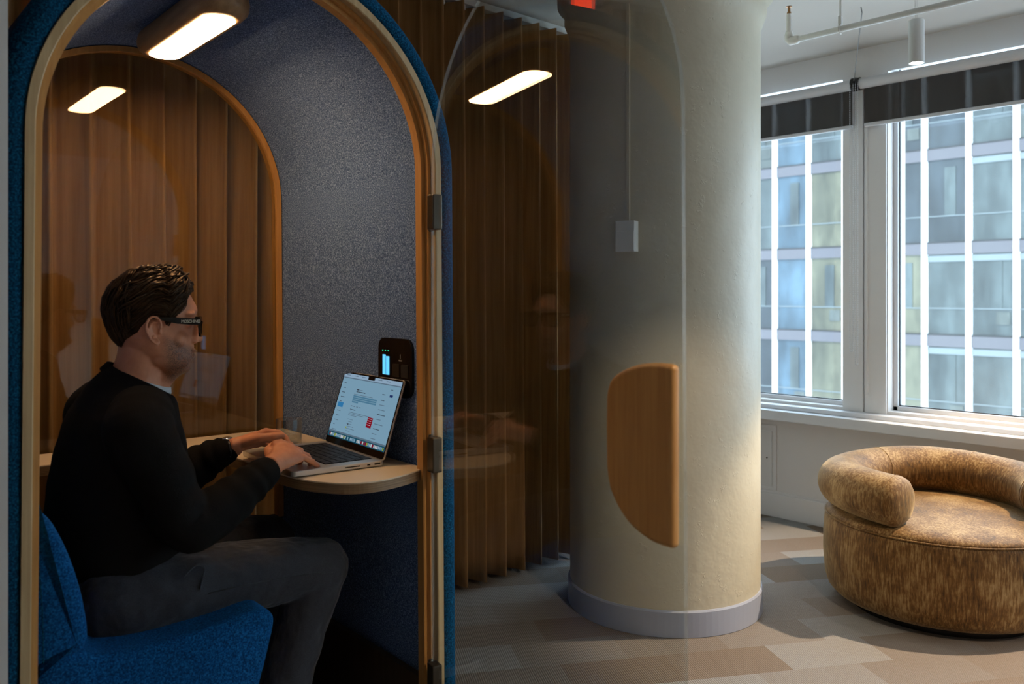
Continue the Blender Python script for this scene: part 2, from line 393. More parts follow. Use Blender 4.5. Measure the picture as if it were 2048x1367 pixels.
obj('wall_right', bm, M['wallp'], kind='structure')
# sill ledge and its fascia
bm = bmesh.new(); box(bm, 4.03, WX, -3.1, 2.89, 0.537, 0.589); box(bm, 4.09, WX, -3.1, 2.89, 0.589, 0.612)
obj('trim_1', bm, M['sill'], bevel=0.004, kind='structure')
bm = bmesh.new(); box(bm, WX - 0.018, WX, -3.1, 2.89, 0, 0.125); box(bm, WX - 0.010, WX, -3.1, 2.89, 0.125, 0.137)
obj('baseboard_right', bm, M['white'], bevel=0.003, kind='structure')
bm = bmesh.new()   # access panel framed on the wall below the sill
for a in ((2.383, 2.60, 0.475, 0.49), (2.383, 2.60, 0.14, 0.152), (2.383, 2.398, 0.152, 0.475)): box(bm, WX - 0.006, WX, *a)
for a in ((2.41, 2.60, 0.452, 0.456), (2.41, 2.414, 0.16, 0.452)): box(bm, WX - 0.004, WX, *a)
obj('trim_2', bm, M['white'], kind='structure')
bm = bmesh.new(); cyl(bm, (0, 0), 0.004, 0, 0.004, 12)
o = obj('panel_lock', bm, M['black'], label='tiny black round lock on the white access panel under the window', cat='lock'); o.rotation_euler = (0, radians(-90), 0); o.location = (WX - 0.0005, 2.44, 0.31)
# posts between windows: shallow pilasters with a centre joint
bm = bmesh.new()
for (a, b) in ((1.786, 2.015), (-0.23, 0.0), (-2.18, -1.95)):
    c = (a + b) / 2
    box(bm, WX - 0.012, WX, a + 0.005, c - 0.004, 0.612, 2.24); box(bm, WX - 0.012, WX, c + 0.004, b - 0.005, 0.612, 2.24)
    box(bm, WX - 0.020, WX, c - 0.022, c - 0.006, 0.70, 2.24)
obj('trim_3', bm, M['white'], bevel=0.002, kind='structure')
for i, (a, b) in enumerate(WINS):
    w_ = empty('window_%d' % (i + 1), (WX + 0.08, (a + b) / 2, GZ0), kind='structure')
    h = (b - a) / 2; H_ = GZ1 - GZ0
    bm = bmesh.new(); t = 0.022
    for s in ((-h, -h + t, 0, H_), (h - t, h, 0, H_), (-h, h, 0, t), (-h, h, H_ - t, H_)): box(bm, -0.02, 0.03, *s)
    obj('window_frame', bm, M['sill'], w_, bevel=0.002, kind='structure')
    bm = bmesh.new(); g = 0.005
    for s in ((-h + t, -h + t + g, t, H_ - t), (h - t - g, h - t, t, H_ - t), (-h + t, h - t, t, t + g)): box(bm, -0.004, 0.01, *s)
    obj('gasket', bm, M['black'], w_, kind='structure')
    bm = bmesh.new(); box(bm, 0.0, 0.006, -h + t, h - t, t, H_ - t)
    obj('pane', bm, M['glass_win'], w_, kind='structure')

# roller blinds
def blind(y0, y1, label):
    r = empty('roller_blind', (4.10, (y0 + y1) / 2, 2.232), label=label, cat='blind')
    h = (y1 - y0) / 2
    bm = bmesh.new(); tube(bm, [(0, -h, 0), (0, h, 0)], 0.026, 24); obj('roller_tube', bm, M['tubem'], r, smooth=False)
    bm = bmesh.new(); box(bm, 0.018, 0.0192, -h + 0.01, h - 0.01, -0.195, 0.0); obj('blind_fabric', bm, M['blind'], r)
    bm = bmesh.new(); box(bm, 0.012, 0.026, -h + 0.01, h - 0.01, -0.212, -0.194); obj('bottom_bar', bm, M['tubem'], r, bevel=0.004)
    return r, h
r1, h1 = blind(1.935, 2.86, 'dark grey roller blind over the left window beside the column')
r2, h2 = blind(0.03, 1.895, 'dark grey roller blind over the wide right window')
r3, h3 = blind(-1.98, -0.26, 'dark grey roller blind over the window past the gold lounge chair')
bm = bmesh.new(); tube(bm, [(0, -h1 - 0.02, 0), (0, -h1, 0)], 0.034, 24); obj('bracket', bm, M['black'], r1, label='black chain-drive bracket')
bm = bmesh.new(); tube(bm, [(0, h2, 0), (0, h2 + 0.008, 0)], 0.032, 24); obj('bracket', bm, M['black'], r2, label='black end bracket')
def chain(parent, y, x, zlen, w_, name='chain'):
    bm = bmesh.new(); n = int(zlen / 0.011)
    for k in range(n):
        for s in (-1, 1): ball(bm, (x, y + s * w_, -0.01 - k * 0.011), 0.0026, 6)
    for k in range(7): ball(bm, (x, y + w_ * cos(pi * k / 6), -0.01 - n * 0.011 - w_ * sin(pi * k / 6)), 0.0026, 6)
    for s in (-1, 1): tube(bm, [(x, y + s * w_, 0), (x, y + s * w_, -0.01 - n * 0.011)], 0.0008, 5)
    obj(name, bm, M['tubem'], parent, smooth=True)
chain(r1, -h1 - 0.010, -0.034, 1.30, 0.008); chain(r2, h2 + 0.004, -0.034, 1.37, 0.006)

# column with flared head and steel-blue baseboard
CXc, CYc, CR = 2.704, 2.037, 0.366
colm = empty('round_column', (CXc, CYc, 0), label='big round beige painted column with a pale grey baseboard', cat='column')
def lathe(bm, prof, seg=96, cx=0, cy=0, ry=1.0):
    rings(bm, [[(cx + r * cos(2 * pi * k / seg), cy + r * ry * sin(2 * pi * k / seg), z) for k in range(seg)] for r, z in prof])
bm = bmesh.new(); lathe(bm, [(CR, 0)] + [(CR, 0.1 * k) for k in range(1, 22)] + [(CR, 2.20), (CR + 0.012, 2.235), (CR + 0.022, 2.26), (CR + 0.022, 2.30), (CR + 0.05, 2.33), (CR + 0.05, CZ)])
obj('column_shaft', bm, M['column'], colm, smooth=True)
bm = bmesh.new(); lathe(bm, [(CR + 0.006, 0), (CR + 0.008, 0.002), (CR + 0.008, 0.088), (CR + 0.004, 0.094), (CR, 0.094)]); obj('column_baseboard', bm, M['base'], colm)
# white junction box and conduit on the column
an = radians(180 + 17.5)
d = Vector((cos(an), sin(an), 0)); tdir = Vector((-sin(an), cos(an), 0))
jb = empty('junction_box', (CXc + d.x * CR, CYc + d.y * CR, 1.40), rz=an, label='small white junction box with thin conduit on the column', cat='box')
bm = bmesh.new(); box(bm, -0.004, 0.036, -0.036, 0.036, -0.052, 0.056); obj('box_body', bm, M['fix'], jb, bevel=0.002)
bm = bmesh.new(); box(bm, 0.036, 0.038, -0.034, 0.034, -0.05, 0.02); obj('box_cover', bm, M['fix'], jb, bevel=0.001)
bm = bmesh.new(); box(bm, -0.004, 0.009, -0.006, 0.006, 0.056, 0.86); obj('conduit', bm, M['column'], jb, bevel=0.001)

# sprinkler pipe
sp = empty('sprinkler_pipe', (3.10, 1.71, 2.20), label='white sprinkler pipe running below the ceiling towards the window side', cat='pipe')
bm = bmesh.new(); tube(bm, [(0, 0.0, 0), (0, -3.6, 0)], 0.0115, 16); obj('pipe_run', bm, M['pipe'], sp, smooth=True)
bm = bmesh.new(); rtube(bm, [(0, -0.02, 0), (0, 0.006, 0.0), (0, 0.012, 0.008), (0, 0.012, 0.024)], 0.017, 16); obj('elbow', bm, M['pipe'], sp, smooth=True)
bm = bmesh.new(); tube(bm, [(0, 0.012, 0.02), (0, 0.012, 0.108)], 0.0105, 16); tube(bm, [(0, 0.012, 0.026), (0, 0.012, 0.040)], 0.0135, 8); obj('riser', bm, M['pipe'], sp, smooth=False)
bm = bmesh.new(); tube(bm, [(0, 0.012, 0.106), (0, 0.012, 0.116)], 0.008, 6); tube(bm, [(-0.007, 0.012, 0.116), (-0.007, 0.012, 0.136)], 0.0018, 6); tube(bm, [(0.007, 0.012, 0.116), (0.007, 0.012, 0.136)], 0.0018, 6); tube(bm, [(0, 0.012, 0.116), (0, 0.012, 0.134)], 0.0025, 6); tube(bm, [(0, 0.012, 0.135), (0, 0.012, 0.138)], 0.012, 12)
obj('sprinkler_head', bm, M['brass'], sp, label='brass upright sprinkler head')
def hanger(y):
    bm = bmesh.new(); tube(bm, [(0, y, 0.045), (0, y, 0.218)], 0.004, 8)
    for a in range(9):
        t0 = 2 * pi * a / 9; t1 = 2 * pi * (a + 1) / 9
        tube(bm, [(0.0, y + 0.004 * sin(t0), 0.0) + Vector((0.017 * sin(t0), 0, 0.017 * cos(t0))) if False else Vector((0.017 * sin(t0), y, 0.017 * cos(t0))), Vector((0.017 * sin(t1), y, 0.017 * cos(t1)))], 0.003, 6)
    box(bm, -0.007, 0.007, y - 0.006, y + 0.006, 0.016, 0.05)
    obj('pipe_hanger', bm, M['pipe'], sp)
hanger(-0.20); hanger(-1.9)

# pendant spot lights
def pendant(x, y, ztop, L_, r, label):
    t = empty('pendant_spotlight', (x, y, ztop), label=label, cat='light')
    bm = bmesh.new()
    R = [(r * 0.9, 0), (r, -0.003), (r, -L_), (r * 0.86, -L_), (r * 0.80, -L_ + 0.02), (0.002, -L_ + 0.021)]
    rings(bm, [[(a * cos(2 * pi * k / 32), a * sin(2 * pi * k / 32), z) for k in range(32)] for a, z in R]); obj('lamp_housing', bm, M['fix'], t, bevel=0.0)
    bm = bmesh.new(); cyl(bm, (0, 0), r * 0.8, -L_ + 0.004, -L_ + 0.0045, 24); obj('lens_disc', bm, M['bulb'], t)
    bm = bmesh.new(); tube(bm, [(-0.006, 0.003, CZ - ztop), (-0.007, 0.003, 0.10), (-0.005, 0.002, 0.0)], 0.0018, 6); tube(bm, [(0.005, 0, CZ - ztop), (0.004, 0, 0.0)], 0.0011, 6)
    obj('suspension_cord', bm, M['chrome'], t)
    return t
from math import tan
def cam2w(px, depth): m = (px - 1024) / 1700; x, z = m * depth, depth; return (x * cos(YAW) + z * sin(YAW), -x * sin(YAW) + z * cos(YAW))
px_, py_ = cam2w(1833, 3.1)
pendant(px_, py_, 2.198, 0.158, 0.027, 'slim white cylinder pendant spotlight hanging in front of the wide window')
light('pendant_beam', 'SPOT', (px_, py_, 2.03), 8, WARM, spot_size=radians(50), spot_blend=0.4, shadow_soft_size=0.015)
pendant(4.0, 0.55, 2.398, 0.05, 0.04, 'short white ceiling spotlight near the window beyond the lounge chair')
for (x, y, *_r) in SPOTS[:1] + SPOTS[2:]:  # fixtures of the unseen spots, most of them added for ambient light
    t = empty('ceiling_downlight', (x, y, CZ), label='unseen round white ceiling downlight', cat='light', group='ceiling downlights behind the camera')
    bm = bmesh.new(); rings(bm, [[(a * cos(2 * pi * k / 32), a * sin(2 * pi * k / 32), z) for k in range(32)] for a, z in ((0.06, -0.001), (0.06, -0.008), (0.045, -0.008), (0.04, -0.002))], cap=False); obj('trim_ring', bm, M['fix'], t)
    bm = bmesh.new(); cyl(bm, (0, 0), 0.04, -0.004, -0.002, 24); obj('lens_disc', bm, M['bulb'], t)
# thin cable dropping from the ceiling to the blind bracket
cx1, cy1 = cam2w(1722, 3.62); 
bm = bmesh.new(); tube(bm, [(cx1, cy1, CZ), (cx1 + 0.01, cy1, 2.40), (4.05, 1.905, 2.24)], 0.0022, 6)
obj('blind_cable', bm, flat('grey_cable', (0.18, 0.17, 0.16), 0.5), label='thin grey cable hanging from the ceiling to the black blind bracket', cat='cable')
es = empty('red_sign', (0.42, 2.47, 2.25), rz=radians(25), label='small glowing red sign hanging from the ceiling above the booth', cat='sign')
bm = bmesh.new(); box(bm, -0.045, 0.045, -0.012, 0.012, -0.05, 0.05); obj('sign_case', bm, M['fix'], es, bevel=0.003)
bm = bmesh.new(); box(bm, -0.038, 0.038, -0.014, -0.0125, -0.043, 0.043); box(bm, -0.038, 0.038, 0.0125, 0.014, -0.043, 0.043); obj('lit_face', bm, M['red_em'], es)
bm = bmesh.new(); cyl(bm, (0, 0), 0.006, 0.05, CZ - 2.25, 12); obj('sign_stem', bm, M['fix'], es)

# curtain
def curtain():
    bm = bmesh.new(); X0, X1 = -1.2, 2.93; n = 900; zs = [0.02, 0.12, 0.5, 1.0, 1.5, 2.0, 2.32, 2.385]
    pitch = 0.107
    def off(x, z):
        a = (x - 2.16) / pitch * 2 * pi
        k = (2.4 - z) / 2.4
        ph = a + k * (0.7 * sin(x * 5.1 + 1) + 0.5 * sin(x * 11.7))
        w_ = 1.08 * (sin(ph) - 0.40 * sin(2 * ph) + 0.13 * sin(3 * ph))
        amp = 0.046 + 0.012 * k * sin(x * 7.3) + 0.02 * k
        return 2.705 - amp * w_ + 0.018 * k * sin(x * 9.1 + 2) , 0.010 * cos(ph) * (1 - 0.3 * k)
    R = []
    for z in zs:
        row = []
        for i in range(n):
            x = X0 + (X1 - X0) * i / (n - 1); y, dx = off(x, z); f_ = max(0, min(1, (1.55 - x) / 0.2)); row.append((x + dx, 2.705 + (y - 2.705) * (1 - 0.35 * f_) + 0.045 * f_, z))
        R.append(row)
    rings(bm, R, cap=False, closed=False)
    t = empty('curtain', (0, 0, 0), label='floor-length brown pleated curtain running behind the booth and column', cat='curtain')
    o = obj('curtain_fabric', bm, M['curtain'], t, smooth=True)
    s = o.modifiers.new('solid', 'SOLIDIFY'); s.thickness = 0.002
    bm = bmesh.new(); box(bm, X0 - 0.1, X1 + 0.1, 2.69, 2.765, 2.392, 2.419); obj('curtain_track', bm, M['fix'], t)
    bm = bmesh.new(); box(bm, -0.003, 0.003, 2.70, 2.71, 2.37, 2.394); g0 = obj('glider', bm, M['fix'], t); x = X0 + 0.02; g0.location.x = x
    while x < X1 - pitch:
        x += pitch; g = g0.copy(); COL.objects.link(g); g.parent = t; g.location.x = x
curtain()

# lounge chair
LC = (3.45, 1.28)
lc = empty('lounge_chair', (LC[0], LC[1], 0), label='round low gold chenille lounge chair with a thick rolled backrest', cat='chair')
bm = bmesh.new(); lathe(bm, [(0.20, 0.03), (0.36, 0.032), (0.385, 0.038), (0.408, 0.06), (0.420, 0.10), (0.426, 0.18), (0.425, 0.26), (0.420, 0.32), (0.414, 0.336), (0.40, 0.34), (0.2, 0.341)]); obj('chair_base', bm, M['velvet'], lc, smooth=True)
bm = bmesh.new(); lathe(bm, [(0.40, 0.332), (0.415, 0.337), (0.414, 0.345), (0.400, 0.357), (0.36, 0.367), (0.25, 0.376), (0.1, 0.380), (0.01, 0.381)]); obj('seat_cushion', bm, M['velvet'], lc, smooth=True)
bm = bmesh.new(); P = [(0.4175 * cos(2 * pi * k / 96), 0.4175 * sin(2 * pi * k / 96), 0.337) for k in range(97)]; tube(bm, P, 0.0035, 8, cap=False); obj('seat_piping', bm, M['velvet'], lc, smooth=True)
bm = bmesh.new()
P = []; RR = []
A0, A1 = radians(176), radians(-75)
for k in range(61):
    a = A0 + (A1 - A0) * k / 60; rr = 0.355
    P.append((rr * cos(a), rr * sin(a), 0.452 + 0.006 * sin(3 * a))); 
capn = [(0.0, 0.93), ]
R0 = 0.092
d0 = (Vector(P[0]) - Vector(P[1])).normalized(); d1 = (Vector(P[-1]) - Vector(P[-2])).normalized()
PP = [Vector(P[0]) + d0 * s for s in (0.045, 0.043, 0.036, 0.022, 0.008)] + [Vector(p) for p in P] + [Vector(P[-1]) + d1 * s for s in (0.008, 0.022, 0.036, 0.043, 0.045)]
RRr = [R0 * c for c in (0.1, 0.45, 0.78, 0.95, 0.995)] + [R0] * len(P) + [R0 * c for c in (0.995, 0.95, 0.78, 0.45, 0.1)]
tube(bm, PP, RRr, 40); obj('rolled_backrest', bm, M['velvet'], lc, smooth=True)
for a_ in (A0, radians(62), radians(0), A1):
    bm = bmesh.new(); c = Vector((0.355 * cos(a_), 0.355 * sin(a_), 0.452 + 0.006 * sin(3 * a_))); rad = Vector((cos(a_), sin(a_), 0))
    tube(bm, [c + rad * ((R0 + 0.0005) * cos(2 * pi * k / 48)) + Vector((0, 0, (R0 + 0.0005) * sin(2 * pi * k / 48))) for k in range(49)], 0.0016, 6, cap=False)
    obj('roll_seam', bm, M['velvet'], lc, smooth=True)
bm = bmesh.new(); cyl(bm, (0, 0), 0.33, 0.0, 0.032, 64); obj('plinth', bm, M['black'], lc)

# panel of fluted wood behind the camera, mirrored in the glass
fp = empty('fluted_screen', (-1.9, -2.3, 0), rz=radians(-35), label='pale fluted timber screen standing behind the camera', cat='screen')
bm = bmesh.new()
for k in range(60): cyl(bm, (-0.9 + k * 0.03, 0), 0.013, 0.05, 2.1, 8)
obj('flutes', bm, M['flute'], fp, smooth=True)
bm = bmesh.new(); box(bm, -0.95, 0.92, 0.012, 0.03, 0, 2.15); obj('backing_board', bm, M['flute'], fp)

# ================================================================== OUTSIDE: the building across the street
def facade():
    FX = 33.6; f = empty('office_building', (FX, 8, -12), label='office building across the street with bright white vertical fins', cat='building')
    sp_ = 1.57; t0 = 0.5745 * FX          # a fin at this y
    ys_ = [t0 - k * sp_ for k in range(-8, 14)]
    o0 = Vector((FX, 8, -12))
    finm = flat('fin_white', (0.92, 0.92, 0.92), 0.6)
    for y in ys_:
        bm = bmesh.new(); box(bm, -0.12, 0.05, y - 0.085 - 8, y + 0.085 - 8, 0, 21.7); obj('facade_fin', bm, finm, f)
    zb = [1.2 + (587 - y) * 29.9 / 1700 + 12 for y in (277, 479, 676)]
    zb = [zb[2] - 2 * 3.5, zb[2] - 3.5] + [zb[2], zb[1], zb[0]] + [21.7]
    bandm = flat('band_metal', (0.075, 0.070, 0.078), 0.5)
    for z in zb:
        bm = bmesh.new(); box(bm, -0.06, 0.1, -19, 24, z - 0.42, z); obj('spandrel_band', bm, bandm, f)
        bm = bmesh.new(); box(bm, -0.07, 0.0, -19, 24, z + 0.0, z + 0.05); obj('band_shadow_line', bm, M['black'], f)
    def pmat(n, c):
        m, N, L, B = mat('pane_' + n); co = coords(N, L, (1, 0.9, 0.35)); q = noise(N, L, co, 0.9, 5, 0.6)
        L.new(ramp(N, L, q, [(0.32, tuple(v * 0.5 for v in c)), (0.5, c), (0.68, tuple(v * 1.7 for v in c))]), B.inputs['Base Color']); B.inputs['Roughness'].default_value = 0.3; return m  # stretched noise paints blotchy reflections into the pane colour
    pane = [pmat(n, c) for n, c in (('teal', (0.040, 0.050, 0.050)), ('slate', (0.018, 0.023, 0.027)), ('olive', (0.066, 0.064, 0.042)), ('blue', (0.036, 0.060, 0.080)), ('sage', (0.055, 0.062, 0.056)))]
    pick = {(0): [3, 0, 4, 4, 2, 1, 4, 0], }
    rnd = random.Random(3)
    for j, z in enumerate(zb[:-1]):
        for i, y in enumerate(ys_[:-1]):
            k = i - 8
            if k == 0: c = 3
            elif k == 1: c = 2 if j < 4 else 0
            elif k == 2: c = 2
            elif k == 3: c = 2 if j < 3 else 1
            elif k in (4, 5): c = 1 if j in (3, 4) and k == 4 else 0
            else: c = rnd.choice([0, 1, 4])
            bm = bmesh.new(); z0, z1 = z + 0.05, zb[j + 1] - 0.42; ya, yb = y - sp_ + 0.11 - 8, y - 0.11 - 8
            box(bm, 0.0, 0.06, ya, yb, z0, z1)
            wdw = obj('facade_window', bm, pane[c], f)
            zr = z0 + 0.95
            def det(nm, m_, *q): bm = bmesh.new(); box(bm, -0.03, 0.0, *q); obj(nm, bm, m_, wdw)
            det('window_transom', flat_line, ya, yb, zr, zr + 0.035)
            if c in (0, 4) and k > 3: det('window_head_strip', flat_line, ya, yb, z1 - 0.28, z1 - 0.05)
            if (i + j) % 2: det('window_mullion', pane[0], ya + 0.35, ya + 0.75, zr + 0.035, z1 - 0.3)
            if (i * 3 + j) % 4 == 1: det('window_shade', pane[4], ya + 0.1, ya + 0.55, zr - 0.55, zr - 0.1)
flat_line = flat('pale_frame', (0.12, 0.14, 0.145), 0.5)
facade()

# ================================================================== THE BOOTH (own frame: x right along the front, y inwards)
BA, BB, BZ, EXT, BL, BAB, FL = 0.4495, 0.4294, 1.4927, 0.052, 0.9033, 0.4374, 0.0081
BOOTH = Matrix.Translation((0.8429, 1.6712, 0)) @ Matrix.Rotation(-radians(2.995), 4, 'Z')
booth = empty('phone_booth', (0.8429, 1.6712, 0), rz=-radians(2.995), label='blue felt arched phone booth with ash frame, bench and open glass door', cat='booth')
def arch(off, a=BA, b=BB, z0=0.02, n=64, m=10):
    P = []
    for k in range(m): z = z0 + (BZ - z0) * k / m; P.append((a + off + FL * (BZ - z), z))
    for k in range(n + 1): t = pi * k / n; P.append(((a + off) * cos(t), BZ + (b + off) * sin(t)))
    for k in range(m - 1, -1, -1): z = z0 + (BZ - z0) * k / m; P.append((-(a + off + FL * (BZ - z)), z))
    return P
def sweep(bm, cross, a=BA, b=BB, z0=0.02, closed=True):
    cols = [[(x, v, z) for (x, z) in arch(o_, a, b, z0)] for (o_, v) in cross]
    R = [[c[i] for c in cols] for i in range(len(cols[0]))]
    rings(bm, R, cap=closed, closed=closed)
def arcpts(c, r, a0, a1, n=6): return [(c[0] + r * cos(a0 + (a1 - a0) * k / n), c[1] + r * sin(a0 + (a1 - a0) * k / n)) for k in range(n + 1)]
# outer shell, rounded front edge
cr = [(0.001, 0.004)] + [(0.010, 0.0)] + arcpts((EXT - 0.036, 0.036), 0.036, -pi / 2, 0, 8) + arcpts((EXT - 0.03, BL + 0.01), 0.03, 0, pi / 2, 6) + [(0.001, BL + 0.04)]
bm = bmesh.new(); sweep(bm, cr); obj('felt_shell', bm, M['felt_out'], booth, smooth=True)
bm = bmesh.new(); sweep(bm, [(-0.003, 0.055), (0.0, 0.055), (0.0, BL), (-0.003, BL)], z0=0.05); o = obj('inner_lining', bm, M['felt_in'], booth, smooth=True)
o.modifiers.new('e', 'EDGE_SPLIT').split_angle = radians(40)
bm = bmesh.new(); sweep(bm, [(0, -0.002), (-0.015, -0.002), (-0.017, 0.0), (-0.017, 0.020), (0, 0.020)], z0=0.03); o = obj('front_frame', bm, M['ash'], booth, smooth=True); o.modifiers.new('e', 'EDGE_SPLIT').split_angle = radians(40)
bm = bmesh.new(); sweep(bm, [(0, 0.020), (-0.024, 0.020), (-0.024, 0.034), (-0.0345, 0.034), (-0.0345, 0.060), (0, 0.060)], z0=0.03); o = obj('inner_frame', bm, M['oak'], booth, smooth=True); o.modifiers.new('e', 'EDGE_SPLIT').split_angle = radians(40)
bm = bmesh.new(); sweep(bm, [(0.006, BL - 0.016), (-0.010, BL - 0.016), (-0.010, BL - 0.003), (-0.006, BL - 0.003), (-0.006, BL + 0.03), (0.006, BL + 0.03)], BAB, BB - (BA - BAB), z0=0.476)
o = obj('rear_frame', bm, M['oak'], booth, smooth=True); o.modifiers.new('e', 'EDGE_SPLIT').split_angle = radians(40)
def archpoly(off, a=BA, b=BB, z0=0.1): return arch(off, a, b, z0, 48, 6)
bm = bmesh.new(); prism(bm, archpoly(-0.006, BAB, BB - (BA - BAB), 0.476), BL + 0.004, BL + 0.012, fn=lambda x, y, z: (x, z, y)); obj('rear_glass', bm, M['glass_door'], booth)
bm = bmesh.new(); box(bm, -0.44, 0.44, BL - 0.01, BL + 0.03, 0.05, 0.476); obj('rear_panel', bm, M['dark'], booth)
bm = bmesh.new(); box(bm, -0.455, 0.455, 0.02, BL + 0.03, 0.02, 0.05); obj('booth_floor', bm, M['dark'], booth)
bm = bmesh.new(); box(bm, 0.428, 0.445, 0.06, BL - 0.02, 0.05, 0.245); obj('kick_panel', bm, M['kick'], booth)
# ceiling lamp
def stadium(w_, l, n=12, y=0):
    r = w_ / 2
    return [(r * cos(t), y + l / 2 - r + r * sin(t)) for t in [pi * k / n for k in range(n + 1)]] + [(r * cos(t), y - l / 2 + r + r * sin(t)) for t in [pi + pi * k / n for k in range(n + 1)]]
LV = 0.461; LZ = 1.846
lamp = empty('ceiling_lamp', (0, LV, LZ)); lamp.parent = booth
bm = bmesh.new()
S0 = stadium(0.130, 0.550)
rings(bm, [[(x * k, y * k2, z) for x, y in S0] for k, k2, z in ((0.70, 0.90, 0.0), (0.84, 0.945, 0.003), (0.93, 0.978, 0.010), (0.985, 0.996, 0.020), (1, 1, 0.032), (0.97, 0.99, 0.046), (0.90, 0.975, 0.056))])
lh = obj('lamp_housing', bm, M['lamp_oak'], lamp, smooth=True); lh.modifiers.new('e', 'EDGE_SPLIT').split_angle = radians(50)
bm = bmesh.new(); prism(bm, stadium(0.078, 0.462), -0.003, 0.0005); obj('lamp_diffuser', bm, M['lamp_em'], lamp, bevel=0.0)
# lamp is a part of the booth; its pieces are sub-parts

# table
TZ = 0.765
crv = catmull([(0.430, 0.050), (0.355, 0.020), (0.275, 0.006), (0.212, 0.026), (0.166, 0.085), (0.140, 0.17), (0.134, 0.30), (0.134, 0.42), (0.120, 0.53), (0.070, 0.635), (-0.02, 0.690), (-0.14, 0.700), (-0.30, 0.700), (-0.442, 0.700)], 6)
poly = crv + [(-0.442, 0.875), (0.442, 0.875), (0.442, 0.062)]
bm = bmesh.new(); prism(bm, poly, TZ - 0.003, TZ); tt = obj('tabletop', bm, M['laminate'], booth)
bm = bmesh.new(); prism(bm, poly, TZ - 0.026, TZ - 0.003); obj('plywood_edge', bm, M['ply'], booth)

# bench
sv0, sv1 = 0.045, 0.86
prof = catmull([(-0.425, 0.515), (-0.30, 0.500), (-0.20, 0.497), (-0.10, 0.503), (-0.02, 0.512), (0.020, 0.512), (0.040, 0.497), (0.043, 0.475), (0.030, 0.42), (0.007, 0.34), (-0.03, 0.22), (-0.07, 0.055), (-0.25, 0.055), (-0.425, 0.055)], 5, True)
def padprism(bm, prof, v0, v1, r, inset=0.6):
    cx = sum(p[0] for p in prof) / len(prof); cz = sum(p[1] for p in prof) / len(prof)
    R = []
    def ringat(v, k):
        out = []
        for i, (x, z) in enumerate(prof):
            x0, z0 = prof[i - 1]; x1, z1 = prof[(i + 1) % len(prof)]
            nx, nz = (z1 - z0), -(x1 - x0); l = sqrt(nx * nx + nz * nz) or 1
            s = 1 if (x - cx) * nx + (z - cz) * nz > 0 else -1
            out.append((x - s * nx / l * k, v, z - s * nz / l * k))
        return out
    for a in (1, 0.75, 0.5, 0.25, 0): R.append(ringat(v0 + r * (1 - cos(a * pi / 2)) if False else v0 + r * (1 - sin((1 - a) * pi / 2)), r * (1 - cos((1 - a) * pi / 2)) if False else r * (1 - sqrt(max(0, 1 - a * a)))))
    for k in range(1, 8): R.append(ringat(v0 + r + (v1 - v0 - 2 * r) * k / 8, 0))
    for a in (0, 0.25, 0.5, 0.75, 1): R.append(ringat(v1 - r * (1 - a), r * (1 - sqrt(max(0, 1 - a * a)))))
    # first ring positions mirror the last
    for i, a in enumerate((1, 0.75, 0.5, 0.25, 0)): R[i] = [(x, v0 + r * (1 - a), z) for (x, _, z) in R[i]]
    rings(bm, R)
bm = bmesh.new(); padprism(bm, prof, sv0, sv1, 0.022); obj('bench_seat', bm, M['felt_seat'], booth, smooth=True, label='bright blue felt bench seat')
prof = catmull([(-0.440, 0.800), (-0.418, 0.798), (-0.398, 0.777), (-0.376, 0.732), (-0.358, 0.680), (-0.344, 0.625), (-0.335, 0.565), (-0.337, 0.535), (-0.352, 0.520), (-0.40, 0.508), (-0.440, 0.505)], 5, True)
bm = bmesh.new(); padprism(bm, prof, sv0 - 0.004, sv1, 0.02); bb_ = obj('bench_backrest', bm, M['felt_seat'], booth, smooth=True, label='bright blue felt backrest cushion')
bm = bmesh.new(); tube(bm, [(-0.412, sv0 - 0.0045, 0.52), (-0.414, sv0 - 0.0045, 0.62), (-0.420, sv0 - 0.0045, 0.72), (-0.426, sv0 - 0.004, 0.78)], 0.0012, 6); obj('cushion_seam', bm, M['felt_out'], bb_)

# control panel on the right wall
cp = empty('control_panel', (0.4480, 0.0, 0.0)); cp.parent = booth
def rrect(y0, y1, z0, z1, r, n=5):
    P = []
    for (cy, cz, a0) in ((y1 - r, z1 - r, 0), (y0 + r, z1 - r, pi / 2), (y0 + r, z0 + r, pi), (y1 - r, z0 + r, 1.5 * pi)):
        P += [(cy + r * cos(a0 + pi / 2 * k / n), cz + r * sin(a0 + pi / 2 * k / n)) for k in range(n + 1)]
    return P
bm = bmesh.new(); prism(bm, rrect(0.118, 0.282, 0.930, 1.083, 0.028), -0.006, 0.004, fn=lambda a, b, c: (c, a, b)); obj('panel_plate', bm, M['gloss_black'], cp, bevel=0.001)
BLUE = emis('display_blue', (0.05, 0.33, 0.85), 1.3); CY = emis('display_cyan', (0.10, 0.45, 0.85), 1.6); GR = emis('display_green', (0.02, 0.5, 0.25), 1.2)
bm = bmesh.new(); box(bm, -0.0072, -0.006, 0.243, 0.257, 0.985, 1.038); box(bm, -0.0072, -0.006, 0.225, 0.239, 0.985, 1.034); obj('display_bars', bm, CY, cp, label='two glowing cyan level bars')
bm = bmesh.new()
for k in range(3): ball(bm, (-0.0068, 0.257 - k * 0.014, 1.049), 0.0018, 8)
obj('display_icons', bm, GR, cp)
for y in (0.192, 0.150):
    bm = bmesh.new(); prism(bm, rrect(y - 0.016, y + 0.016, 0.982, 1.016, 0.004), -0.0075, -0.006, fn=lambda a, b, c: (c, a, b)); ot = obj('power_outlet', bm, M['outlet'], cp)
    bm2 = None
bm = bmesh.new(); box(bm, -0.0072, -0.006, 0.163, 0.177, 1.024, 1.027); box(bm, -0.0072, -0.006, 0.1695, 0.1705, 1.030, 1.042); obj('panel_marks', bm, flat('panel_mark', (0.4, 0.4, 0.38), 0.5), cp)

